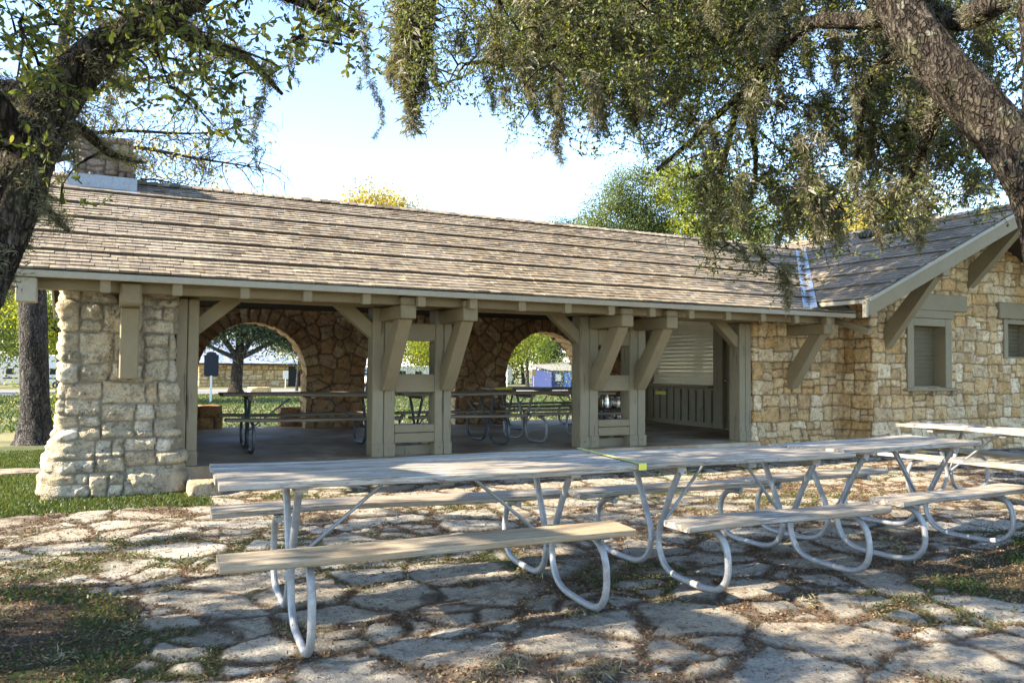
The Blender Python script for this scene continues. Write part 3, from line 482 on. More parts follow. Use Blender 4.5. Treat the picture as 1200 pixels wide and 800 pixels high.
# backing box behind gable wall so openings are dark
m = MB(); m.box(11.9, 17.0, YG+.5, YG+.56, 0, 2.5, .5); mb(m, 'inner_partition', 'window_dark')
m = MB(); m.box(9.62, XC+.2, 10.50, 10.62, Zp, 2.5, .5); mb(m, 'inner_partition', 'olive')
# interior serving wall facing the open bays
XC = 10.95
m = MB(); m.box(XC, XC+.2, 14.85, 15.46, Zp, 2.6, .6); m.box(XC, XC+.2, 10.45, 11.68, Zp, 2.6, .3); m.box(XC, XC+.2, 11.68, 15.46, 2.52, 2.75, .4)
mb(m, 'serving_wall', 'olive')
m = MB(); m.box(XC-.04, XC+.14, 12.48, 12.76, Zp, 2.516, .4, .01); mb(m, 'post', 'olive_v')
m = MB()
for k in range(17):
    z = 1.13+k*.083; m.beam((XC+.06, 12.78, z+.04), (XC+.06, 14.84, z+.04), .02, .082, .3, .005, (0, 0, 1))
m.box(XC+.02, XC+.1, 12.77, 14.84, 1.092, 1.128, .9, .004); mb(m, 'roller_shutter', 'cream')
m = MB(); m.box(XC-.16, XC+.1, 12.77, 15.1, 1.045, 1.09, .4, .006); co_ = mb(m, 'counter_top', 'olive')
m = MB(); y = 12.80; m.box(XC-.02, XC+.1, 12.78, 15.1, Zp, Zp+.12, .5); m.box(XC-.02, XC+.1, 12.78, 15.1, .95, 1.044, .5)
while y < 15.05: m.box(XC-.05, XC-.021, y, y+.20, Zp+.1, .99, None, .006); y += .245
m.box(XC+.03, XC+.1, 12.78, 15.1, Zp+.12, .95, .9); mb(m, 'counter_front', 'olive_v')
m = MB(); m.box(XC+.05, XC+.1, 11.70, 12.47, Zp, 2.5, .5)
for (a, b) in ((11.78, 12.04), (12.12, 12.38)):
    for (c, d) in ((.36, .95), (1.05, 1.75), (1.85, 2.35)): m.box(XC+.035, XC+.049, a, b, c, d, .2, .006)
dr = mb(m, 'door', 'olive')
m = MB(); m.tube([(XC+.05, 12.40, 1.2), (XC-.01, 12.40, 1.2)], .012, 8); m.tube([(XC-.01, 12.40, 1.2), (XC-.04, 12.40, 1.2)], .028, 10); mb(m, 'handle', 'steel', dr, True)
# timber posts and frames
def post(x0, x1, y0=10.22, y1=10.47, z0=Zp, z1=2.185, split=True):
    m = MB()
    if split:
        xm = (x0+x1)/2; m.box(x0, xm-.004, y0, y1, z0, z1, .3, .010); m.box(xm+.004, x1, y0+.006, y1, z0, z1, .6, .010)
    else: m.box(x0, x1, y0, y1, z0, z1, .4, .012)
    p = mb(m, 'post', 'olive_v')
    f = MB(); n = 2 if x1-x0 > .2 else 1; w = (x1-x0)/n
    for k in range(n):
        a = x0+k*w; f.box(a-.004 if k == 0 else a+.003, a+w+(.004 if k == n-1 else -.003), y0-.02, y0+.02, z0, z0+.17, None, .006)
        xx = a+w*.5; f.tube([(xx, y0-.02, z0+.10), (xx, y0-.032, z0+.10)], .012, 8)
    f.build('foot_block', MT['olive_v'], p, BO)
    return p
post(.69, .94, 10.10, 10.45)
for a, b, c, d in ((3.08, 3.39, 3.95, 4.19), (6.24, 6.56, 7.12, 7.42)):
    post(a, b); post(c, d)
    for z0, z1 in ((1.76, 1.995), (1.075, 1.315), (.54, .645), (.405, .533)):
        m = MB(); m.box(b+.002, c-.002, 10.225, 10.36, z0, z1, None, .008); mb(m, 'rail', 'olive')
    m = MB(); m.box(b, c, 10.37, 10.45, Zp, Zp+.12, .5); mb(m, 'rail', 'olive_v')
post(9.30, 9.56)
# knee braces in the plane of the front
for xa, sgn in ((.94, 1), (3.08, -1), (6.24, -1), (9.30, -1)):
    m = MB(); m.beam((xa-sgn*.05, 10.33, 1.83), (xa+sgn*.50, 10.33, 2.30), .14, .17, .4, .01, (0, 1, 0) if False else (0, 0, 1)); mb(m, 'knee_brace', 'olive')
# purlin along the eave, carried by outward brackets
m = MB()
for a, b in ((-.85, 3.2), (3.204, 7.3), (7.304, 10.70)): m.box(a, b, 9.50, 9.66, 2.175, 2.352, None, .01)
mb(m, 'eave_beam', 'olive')
m = MB(); m.box(.5, 11.0, 10.24, 10.44, 2.19, 2.40, .5, .008); mb(m, 'head_beam', 'olive')
def bracket(xc, w=.17, bent=False):
    m = MB(); m.box(xc-w/2-.015, xc+w/2+.015, 9.38, 10.22, 2.0, 2.172, .3, .012)
    m.box(xc-w/2-.015, xc+w/2+.015, 9.38, 9.495, 2.168, 2.27, .3, .018)
    br = mb(m, 'bracket_arm', 'olive')
    m = MB(); P = [(xc, 10.20, 1.16), (xc, 10.08, 1.30), (xc, 9.90, 1.55), (xc, 9.56, 2.0)]
    V = []; Fc = []
    prof = [(10.215, 1.10), (10.13, 1.10), (9.98, 1.28), (9.47, 1.999), (9.73, 1.999), (10.13, 1.50), (10.215, 1.42)]
    n = len(prof)
    for s in (-1, 1):
        for (yy, zz) in prof: V.append((xc+s*w/2, yy, zz))
    Fc = [tuple(range(n)), tuple(range(2*n-1, n-1, -1))]+[(i, i+n, (i+1) % n+n, (i+1) % n) for i in range(n)]
    m = MB(); m.add(V, [f[::-1] for f in Fc], .5); b = mb(m, 'outward_brace', 'olive', br)
    bm = bmesh.new(); bm.from_mesh(b.data); bmesh.ops.recalc_face_normals(bm, faces=bm.faces); bmesh.ops.bevel(bm, geom=bm.edges[:], offset=.009, segments=1, affect='EDGES'); bm.to_mesh(b.data); bm.free()
    for s in (-1, 1):
        m = MB(); m.tube([(xc+s*.035, 9.60, 1.87), (xc+s*.035, 9.575, 1.852)], .011, 8); m.build('bolt', MT['window_dark'], br, BO)
for xc in (3.27, 4.10, 6.50, 7.28, 10.42): bracket(xc)
# pier bracket: flat timber on the pier face with block end
m = MB(); m.box(.10, .29, 9.72, 9.98, 1.25, 2.03, .3, .012); mb(m, 'bracket_post', 'olive')
m = MB(); m.box(.085, .30, 9.45, 9.98, 2.032, 2.172, .3, .012); m.box(.085, .30, 9.40, 9.495, 2.04, 2.28, .3, .025); mb(m, 'bracket_arm', 'olive')
# rafters
EY = 9.25; EZ = 2.36; RY = 13.1; RZ = 4.08; MS = (RZ-EZ)/(RY-EY)
xs = [-.74+.69*k for k in range(17)]
for k, x in enumerate(xs):
    m = MB(); m.beam((x, EY+.05, EZ-.10+.05*MS), (x, RY-.03, RZ-.115), .085, .11, None, .006); m.box(x-.05, x+.05, 9.27, 9.36, 2.145, 2.275, 0, .006); mb(m, 'rafter', 'olive' )
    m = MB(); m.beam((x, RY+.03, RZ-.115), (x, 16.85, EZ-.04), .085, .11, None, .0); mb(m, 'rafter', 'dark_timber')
# corner stub at the left end of the eave, and the end rafter under the wing eave
m = MB(); m.box(-.84, -.66, 9.255, 9.45, 2.02, 2.262, .3, .008); m.box(-.93, -.845, 9.34, 9.9, 2.16, 2.30, .9, .008); mb(m, 'corner_block', 'fascia')
m = MB(); m.beam((10.78, 10.2, 2.44), (10.86, 8.95, 2.03), .10, .10, .5, .006); mb(m, 'rafter', 'olive')
# fascia / gutter edge
m = MB(); m.box(-.88, 10.85, EY-.035, EY+.005, 2.268, 2.338, .5, .006); mb(m, 'fascia', 'fascia')
m = MB()
m.beam((-.90, EY-.02, 2.30), (-.90, RY, RZ-.06), .035, .16, .5, .004); m.beam((-.90, RY, RZ-.06), (-.90, 16.93, 2.30), .035, .16, .5, .004); mb(m, 'verge_board', 'fascia')

# ---------------- roofs
def shingles(name, origin, along, up, length, slope, vis, clip, seed, par, mt='shingle'):
    """courses of shingles on a plane; origin = eave start; along,up unit vectors; clip(v)->(u0,u1)"""
    r = random.Random(seed); O_ = Vector(origin); A = Vector(along); Up = Vector(up); N = A.cross(Up)
    if N.z < 0: N = -N
    V = []; Fc = []; cr = []; v = 0; row = 0; lift = 0
    while v < slope:
        u0, u1 = clip(v); dbl = (row % 6 == 5); th = .036 if dbl else .012; u = u0-r.random()*.1
        rowtone = r.uniform(-.12, .12); sag = [r.uniform(-.004, .004) for _ in range(40)]
        while u < u1:
            w = r.uniform(.09, .21); a = max(u, u0); b = min(u+w-.004, u1)
            if b-a > .015:
                dv = r.uniform(-.004, .004); v0 = v+dv; v1 = min(v+vis*1.9, slope+.05); t = th+r.uniform(0, .009); bw = .003*math.sin(a*1.7+row*.3)
                n = len(V); base = bw
                for (uu, vv, hh) in ((a, v0, base), (b, v0, base), (b, v1, base-.004), (a, v1, base-.004), (a, v0, base+t+.006), (b, v0, base+t+.006), (b, v1, base+.002), (a, v1, base+.002)):
                    V.append(O_+A*uu+Up*vv+N*hh)
                fs = [(4, 5, 6, 7), (0, 1, 5, 4), (1, 2, 6, 5), (3, 0, 4, 7)]
                Fc += [tuple(n+i for i in f) for f in fs]; tone = min(1, max(0, r.gauss(.5, .17)+rowtone)); cr += [tone, 0 if dbl else tone*.35, tone, tone]  # butt faces darkened to paint in the shadow gap below each course
            u += w
        v += vis; row += 1
    return mesh(name, V, Fc, MT[mt], par, BO, fattr={'cr': cr})
def slab(name, P, th, mat):
    V = [Vector(p) for p in P]; n = (V[1]-V[0]).cross(V[2]-V[0]).normalized(); n = n if n.z > 0 else -n
    W_ = V+[p-n*th for p in V]; k = len(V)
    return mesh(name, [tuple(p) for p in W_], [tuple(range(k)), tuple(range(2*k-1, k-1, -1))]+[(i, i+k, (i+1) % k+k, (i+1) % k) for i in range(k)], MT[mat], B, BO, fattr={'cr': [.4]*(k+2)})
roof = empty('roof', (0, 0, 0)); roof.parent = B
VX0 = 9.92; VX1 = 13.86      # valley foot and head
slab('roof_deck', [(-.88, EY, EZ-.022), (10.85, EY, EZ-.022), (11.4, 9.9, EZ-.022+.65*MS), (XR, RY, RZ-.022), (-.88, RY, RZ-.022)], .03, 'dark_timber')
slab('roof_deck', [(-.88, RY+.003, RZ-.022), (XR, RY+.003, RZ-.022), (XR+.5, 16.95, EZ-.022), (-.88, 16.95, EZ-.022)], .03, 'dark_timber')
cs = math.cos(math.atan(MS)); sn = math.sin(math.atan(MS)); SLEN = (RY-EY)/cs
def mclip(v):
    y = EY+v*cs; z = EZ+v*sn; xv = XE+(z-ZE)/SL     # where wing slope reaches the same height
    return (0, (min(10.9, 10.9) if y < 9.5 and z < ZE else xv+.02)+.92)
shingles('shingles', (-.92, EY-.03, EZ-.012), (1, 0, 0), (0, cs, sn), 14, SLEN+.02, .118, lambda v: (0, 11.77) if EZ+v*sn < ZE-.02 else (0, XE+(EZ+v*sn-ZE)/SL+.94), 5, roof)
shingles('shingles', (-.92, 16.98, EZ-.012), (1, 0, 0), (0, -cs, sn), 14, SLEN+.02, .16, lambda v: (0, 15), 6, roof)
m = MB(); x = -.92
while x < 13.9:
    m.beam((x, RY-.07, RZ+.004), (x+.17, RY-.07, RZ+.022), .17, .014, None, 0, (0, -MS, 1)); m.beam((x, RY+.07, RZ+.004), (x+.17, RY+.07, RZ+.022), .17, .014, None, 0, (0, MS, 1)); x += .15
m.build('ridge_cap', MT['shingle'], roof, BO)
# wing roof
YB = 8.45; cw = math.cos(math.atan(SL)); sw = math.sin(math.atan(SL)); WR = (XR-XE)/cw; ZR = ZE+SL*(XR-XE)
slab('roof_deck', [(XE, YB+.02, ZE-.02), (XE, 9.62, ZE-.02), (XR, 13.4, ZR-.02), (XR, 17, ZR-.02), (XR, YB+.02, ZR-.02)][::-1], .03, 'dark_timber')
slab('roof_deck', [(XR+.003, YB+.02, ZR-.02), (2*XR-XE, YB+.02, ZE-.02), (2*XR-XE, 17, ZE-.02), (XR+.003, 17, ZR-.02)], .03, 'dark_timber')
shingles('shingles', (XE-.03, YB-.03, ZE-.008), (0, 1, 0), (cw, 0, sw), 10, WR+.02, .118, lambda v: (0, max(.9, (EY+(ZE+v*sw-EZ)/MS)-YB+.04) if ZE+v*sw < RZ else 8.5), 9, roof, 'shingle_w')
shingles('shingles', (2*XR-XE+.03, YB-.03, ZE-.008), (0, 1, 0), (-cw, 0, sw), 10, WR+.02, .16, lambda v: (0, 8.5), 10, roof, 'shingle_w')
m = MB(); y = YB-.03
while y < 16.5:
    m.beam((XR-.07, y, ZR+.004), (XR-.07, y+.17, ZR+.022), .17, .014, None, 0, (-SL, 0, 1)); m.beam((XR+.07, y, ZR+.004), (XR+.07, y+.17, ZR+.022), .17, .014, None, 0, (SL, 0, 1)); y += .15
m.build('ridge_cap', MT['shingle'], roof, BO)
# valley flashing
def pt_valley(t, s, lift=.02):     # t along valley 0..1, s sideways (+ = wing side)
    z = 2.40+t*(RZ-2.40); y = EY+(z-EZ)/MS; x = XE+(z-ZE)/SL
    if s <= 0: return Vector((x+s, y, z+lift))
    return Vector((x, y-s, z+lift))
V = []; Fc = []
for i in range(25):
    t = i/24; w = .15
    for s in (-w, -.01, .01, w): V.append(pt_valley(t*1.0-.02, s, .035 if abs(s) > .1 else .02))
for i in range(24):
    for k in range(3): a = i*4+k; Fc.append((a, a+1, a+5, a+4))
mesh('valley_flashing', V, Fc, MT['flash'], roof, BO, fattr={'cr': [.5]*len(Fc)})
# barge boards and gable timber
def gz(x): return wing_z(x)
m = MB()
m.beam((XE-.06, YB-.02, gz(XE-.06)-.15), (XR, YB-.02, ZR-.15+.0), .05, .24, .5, .006)
m.beam((XR, YB-.02, ZR-.15), (2*XR-XE+.06, YB-.02, ZE-.15), .05, .24, .5, .006); bg = mb(m, 'barge_board', 'olive')
m = MB(); m.beam((XE-.03, YB-.035, gz(XE-.03)-.025), (XR, YB-.035, ZR-.025), .09, .045, .5, .004); m.beam((XR, YB-.035, ZR-.025), (2*XR-XE+.03, YB-.035, ZE-.025), .09, .045, .5, .004)
m.box(XE-.05, XE-.005, YB-.05, 9.62, ZE-.085, ZE-.022, .5, .004); mb(m, 'fascia', 'fascia')
m = MB(); m.box(XE-.09, XE-.045, YB-.055, YB+.02, ZE-.30, ZE-.03, .5, .004); mb(m, 'barge_end', 'fascia')
for (x, zf) in ((12.06, 1.88), (14.32, 3.05)):
    zt = gz(x)-.30 if x < 13 else ZR-.33
    m = MB(); m.box(x-.09, x+.09, YB+.02, YG+.1, zt-.10, zt+.08, .4, .012); br = mb(m, 'bracket_arm', 'olive')
    V = []; prof = [(YG+.02, zf-.10), (YG-.02, zf-.10), (YB+.16, zt-.101), (YB+.42, zt-.101), (YG+.02, zf+.28)]; n = len(prof)
    for s in (-1, 1):
        for yy, zz in prof: V.append((x+s*.08, yy, zz))
    bmx = MB(); bmx.add(V, [tuple(range(n)), tuple(range(2*n-1, n-1, -1))]+[(i, i+n, (i+1) % n+n, (i+1) % n) for i in range(n)], .5); b = mb(bmx, 'outward_brace', 'olive', br)
    bm = bmesh.new(); bm.from_mesh(b.data); bmesh.ops.recalc_face_normals(bm, faces=bm.faces); bm.to_mesh(b.data); bm.free()
for x in (10.9, 16.9):
    m = MB(); m.box(x-.08, x+.08, YB+.02, YG+.05, gz(x)-.22, gz(x)-.06, .4, .01)
    if x > 12: mb(m, 'bracket_arm', 'olive')
# roof vents on the wing
for (x, y, w, l, h) in ((13.72, 11.3, .30, .36, .10), (13.86, 10.70, .36, .62, .13)):
    z = gz(x); m = MB(); m.beam((x-w/2, y, z-SL*w/2+.04+h/2), (x+w/2, y, z+SL*w/2+.04+h/2+.02), l, h, .5, .03); v_ = mb(m, 'roof_vent', 'grey_blue' if False else 'window_dark')
# chimney
CH = (-.52, .27, 12.62, 13.42)
ch = masonry('chimney', [(-.47, 13.42), (-.47, 12.67), (.22, 12.67), (.22, 13.42), (-.47, 13.43)], 3.7, 4.60, rect_cells(3.2, 1.2, .1, .2, 5), MT['chim'], B, BO, .02, .05, .006, seed=33, rough=.014)
m = MB(); m.box(-.46, .21, 12.68, 13.41, 3.7, 4.57, .5); m.build('chimney_cap', MT['chim'], ch, BO)
m = MB(); m.box(-.56, .30, 12.59, 12.605, 3.86, 4.05, .5); m.box(.29, .305, 12.60, 13.4, 3.86, 4.07, .5); m.box(-.575, -.56, 12.60, 13.4, 3.86, 4.07, .5); m.beam((-.6, 12.53, 3.835), (.34, 12.53, 3.835), .16, .012, .5, 0, (0, -MS, 1)); m.build('chimney_flashing', MT['flash'], ch, BO)

# low rubble seat walls just outside the arches
def rubble(name, x0, x1, y0, y1, zt, label, seed):
    e = empty(name, ((x0+x1)/2, (y0+y1)/2, 0), 0, label, 'stone wall', 'low rubble walls outside the arches')
    r = random.Random(seed); z = 0.0; c = 0
    rows = 3; hh = zt/rows
    for k in range(rows):
        x = x0+r.uniform(-.03, .03)
        while x < x1-.02:
            w = min(r.uniform(.3, .6), x1-x); bm = bmesh.new(); bmesh.ops.create_cube(bm, size=1); bmesh.ops.subdivide_edges(bm, edges=bm.edges[:], cuts=4, use_grid_fill=True)
            for v in bm.verts:
                p = v.co.copy(); q = p.normalized()*.62; p = p.lerp(q, .18); n_ = float(fbm(np.array(p.x*3+x*7), np.array(p.y*3+p.z*5+k*9), seed, 3))
                p *= 1+.07*n_; v.co = Vector((x+w/2+p.x*w*.98, (y0+y1)/2+p.y*(y1-y0), z+hh/2+p.z*hh*1.02))
            bm.verts.index_update(); me_v = [v.co[:] for v in bm.verts]; me_f = [[v.index for v in f.verts] for f in bm.faces]; bm.free()
            cc = r.random(); n_ = len(me_v); mesh('stone_block', me_v, me_f, MT['inner'], e, e.location, attrs={'cr': [cc]*n_, 'mk': [1]*n_}, smooth=True); x += w
        z += hh
rubble('rubble_wall', .3, 1.93, 15.95, 16.35, .66, 'low brown rubble wall seen at the left foot of the left arch', 1)
rubble('rubble_wall', 3.00, 3.85, 16.05, 16.45, .60, 'low brown rubble wall beside the pier between left and middle arches', 2)
# ------------------------------------------------------------------ picnic tables
def tube_side():
    """one bent tube in the (s,z) end plane: table top -> centre -> ground loop -> bench"""
    P = [(.27, .715), (.20, .60), (.10, .40), (.045, .27), (.05, .17), (.11, .075), (.22, .03), (.40, .022), (.56, .024), (.67, .05), (.735, .12), (.75, .21), (.735, .30), (.69, .365), (.62, .398), (.50, .405)]
    return smooth_path(P, 4)
def picnic_table(loc, rz, L, fs, wood, metal, label, cat, group, tilt=0, tw=.78, seed=0, nopl=4, r=.021, warm=False, bdx=0, bl=0, drop=(0, 0)):
    e = empty('picnic_table', loc, 0, label, cat, group); e.rotation_euler = (tilt, 0, rz)
    rd = random.Random(seed)
    def plank(m, x0, x1, y0, y1, z0, z1, warp=.006):
        nx = 24; V = []; ph = rd.uniform(0, 6); t = rd.uniform(-1, 1)*warp; j0 = rd.uniform(-.008, .008)
        xsn = [x0+j0+(x1-x0)*i/nx for i in range(nx+1)]; c = .006
        ring = [(y0+c, z1), (y1-c, z1), (y1, z1-c), (y1, z0+c), (y1-c, z0), (y0+c, z0), (y0, z0+c), (y0, z1-c)]
        for x in xsn:
            dz = warp*math.sin(x*1.3+ph)+t*math.sin(x*3.1); dy = .002*math.sin(x*5+ph)
            for (yy, zz) in ring: V.append((x, yy+dy+.0015*math.sin(x*17+yy*9), zz+dz+.4*t*(yy-y0)/(y1-y0)))
        Fc = []
        for i in range(nx):
            for k in range(8): a = i*8+k; b = i*8+(k+1) % 8; Fc.append((a, a+8, b+8, b))
        Fc.append(tuple(range(8))); Fc.append(tuple(range(nx*8+7, nx*8-1, -1))); m.add(V, Fc)
    m = MB(); w = tw/nopl
    for k in range(nopl): plank(m, -L/2, L/2, -tw/2+k*w+.008, -tw/2+(k+1)*w-.007, .752+rd.uniform(-.002, .002), .79+rd.uniform(-.003, .003))
    m.build('tabletop', wood, e)
    for x in (-fs, 0, fs): MB().box(x-.035, x+.035, -tw/2+.05, tw/2-.05, .716, .751, .5, .004).build('cleat', wood, e)
    for s in (-1, 1):
        m = MB(); plank(m, -L/2+.02+(bdx-bl if s < 0 else 0), L/2-.02+(bdx+bl if s < 0 else 0), s*.625-.128, s*.625+.128, .43, .468, .008); m.build('bench_seat', MT['woodwarm'] if ((warm is True and s < 0) or (warm == 2 and s > 0)) else wood, e)
    P = tube_side()
    for x in (-fs, fs):
        m = MB(); dp = drop[0 if x < 0 else 1]
        for s in (-1, 1): m.tube([(x, s*a, b-dp*max(0, 1-b/.42)) for a, b in P], r, 12, .5)
        m.tube([(x, -.30, .712), (x, .30, .712)], r*.8, 8, .5)
        for s in (-1, 1): m.box(x-.03, x+.03, s*.625-.11, s*.625+.11, .4235, .4295, .5)
        m.tube([(x-.03, 0, .23), (x+.03, 0, .23)], .012, 8, .5)
        m.build('end_frame', metal, e, smooth=False)
        b = MB(); sg = 1 if x < 0 else -1
        b.tube([(x, 0, .25), (x+sg*fs*.68, 0, .71)], r*.55, 8, .5); b.build('diagonal_brace', metal, e)
    return e
G1 = 'picnic tables lined up on the flagstones'; G2 = 'picnic tables under the shelter roof'
R_ = math.radians
T1 = picnic_table((1.79, 4.72, .015), R_(-3.2), 2.50, .83, MT['wood'], MT['galv'], 'long weathered plank picnic table nearest the camera with a sunlit tan near bench', 'picnic table', G1, R_(1.4), .82, 1, warm=True, bdx=-.13, bl=-.09, drop=(.085, .03))
T2 = picnic_table((3.99, 4.55, .015), R_(-1), 1.86, .60, MT['wood'], MT['galv'], 'grey plank picnic table in the middle of the outdoor row, butted against the yellow tape', 'picnic table', G1, R_(.3), .70, 2, bdx=-.04, bl=-.06)
T3 = picnic_table((5.70, 4.62, .03), R_(5.5), 1.86, .60, MT['wood'], MT['galv'], 'grey plank picnic table ending the outdoor row at the right beside the ivy patch', 'picnic table', G1, R_(-.2), .70, 3, bdx=.02, bl=-.03)
T4 = picnic_table((8.78, 5.32, .0), R_(-88), 2.44, .82, MT['wood'], MT['galv'], 'grey picnic table set crosswise at the right edge below the shuttered window', 'picnic table', G1, 0, .8, 4, warm=2)
IN = [((2.60, 11.75), -2, 2.42, .85, 'brown picnic table under the roof in the left bay in front of the left arch'),
      ((4.78, 11.62), 1, 1.86, .60, 'brown picnic table under the roof mostly behind the left timber frame'),
      ((6.70, 11.70), 0, 1.86, .62, 'brown picnic table with pale tube legs just left of the right timber frame'),
      ((7.85, 14.30), 0, 2.44, .80, 'brown picnic table before the right arch with yellow tape on one end')]
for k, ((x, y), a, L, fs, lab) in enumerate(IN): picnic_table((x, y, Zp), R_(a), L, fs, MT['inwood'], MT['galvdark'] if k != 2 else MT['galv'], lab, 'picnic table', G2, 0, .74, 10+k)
# yellow tapes
def tape(x, y, z, rz, w, lab, h=.034):
    m = MB(); m.box(-w*.35, w*.35, -.43, .42, .003, .006, .5); e = m.build('tape_strip', MT['faded_tape']); MB().box(-w/2, w/2, -.437, -.431, -h, .008, .5).build('tape_end', MT['yellow'], e); e.location = (x, y, z); e.rotation_euler = (R_(1.5), 0, rz)
    tag(e, lab, 'tape', 'yellow tape strips')
tape(3.055, 4.64, .812, R_(-3), .055, 'narrow yellow tape strip across the joint between the two nearest outdoor tables')
m = MB(); m.box(6.60, 6.95, 13.90, 14.05, Zp+.792, Zp+.80, .5); m.box(6.6, 6.95, 13.885, 13.899, Zp+.755, Zp+.80, .5); tag(m.build('tape_strip', MT['yellow'], None), 'wide yellow tape wrapped on the near left corner of the rear table under the roof', 'tape', 'yellow tape strips')
m = MB(); m.box(XC-.075, XC-.055, 14.25, 14.62, .86, .93, .5); tag(m.build('tape_strip', MT['yellow']), 'yellow tape tag on the slatted front of the serving counter', 'tape', 'yellow tape strips')
# metal urns on a shelf behind right frame
rk = empty('utensil_rack', (8.0, 12.0, Zp), 0, 'dark open rack holding shiny metal pots, seen through the right timber frame', 'rack')
m = MB()
for z in (.06, .255, .465): m.box(-.30, .30, -.16, .16, z, z+.02, .5)
m.build('shelf', MT['window_dark'], rk)
for x in (-.29, .27):
    for y in (-.15, .13): MB().box(x, x+.02, y, y+.02, 0, .80, .5).build('leg', MT['window_dark'], rk)
def pot(x, y, z, r0, r1, h, lab):
    m = MB(); m.tube([(0, 0, 0), (0, 0, .01), (0, 0, h*.5), (0, 0, h-.008), (0, 0, h)], [r0*.96, r0, (r0+r1)/2, r1, r1*1.06], 24, .5)
    o = m.build('metal_pot', MT['steel'], None, None, True); o.location = (x, y, z); tag(o, lab, 'pot', 'metal pots on the rack'); 
    MB().tube([(r1*.9, 0, h*.75), (r1*1.25, 0, h*.72), (r1*1.25, 0, h*.4), (r0*.9, 0, h*.35)], .007, 6, .5).build('handle', MT['steel'], o)
pot(7.84, 11.97, Zp+.486, .08, .055, .25, 'tall tapered steel pitcher left on the upper shelf of the rack')
pot(8.06, 11.97, Zp+.486, .10, .10, .19, 'straight sided steel pot right on the upper shelf of the rack')
pot(7.86, 11.97, Zp+.276, .11, .12, .15, 'wide steel bowl left on the lower shelf of the rack')
pot(8.12, 11.97, Zp+.276, .10, .10, .13, 'low steel pot right on the lower shelf of the rack')

# ------------------------------------------------------------------ GROUND
def tz(x, y): return -.01*np.maximum(0, y-15)
def sheet(name, xs_, ys_, zf, mat, dz=0):
    X, Y = np.meshgrid(xs_, ys_); Z = zf(X, Y)+dz; nv, nu = X.shape; idx = np.arange(nv*nu).reshape(nv, nu)
    Fc = np.stack([idx[:-1, :-1], idx[:-1, 1:], idx[1:, 1:], idx[1:, :-1]], -1).reshape(-1, 4)
    return tag(mesh(name, np.stack([X, Y, Z], -1).reshape(-1, 3), Fc, mat, smooth=True), kind='structure')
sheet('ground', np.r_[-900, -300, -100, -60, -30, -15, -8, -4, -2.15, -2.0, 0, 3, 6, 10, 14, 16.3, 16.5, np.linspace(18, 100, 18), 200, 500, 1200], np.r_[-300, -50, -10, 0, 1.55, 1.7, 3, 5, 7, 9, 10.15, 10.3, 12, 15, np.linspace(17, 120, 20), 200, 500, 1500], lambda X, Y: tz(X, np.minimum(Y, 130))-.2*((X > -2.05) & (X < 16.4) & (Y > 1.6) & (Y < 10.2)), MT['ground'], -.06)
sheet('road', np.linspace(-80, 160, 25), np.linspace(57, 76, 5), tz, MT['road'], -.045)
sheet('footpath', np.linspace(-.2, 24, 13), np.linspace(15.9, 19.5, 6), tz, MT['walk'], -.035)
def smax(a, b, k): 
    h = np.clip(.5+.5*(a-b)/k, 0, 1); return b*(1-h)+a*h+k*h*(1-h)
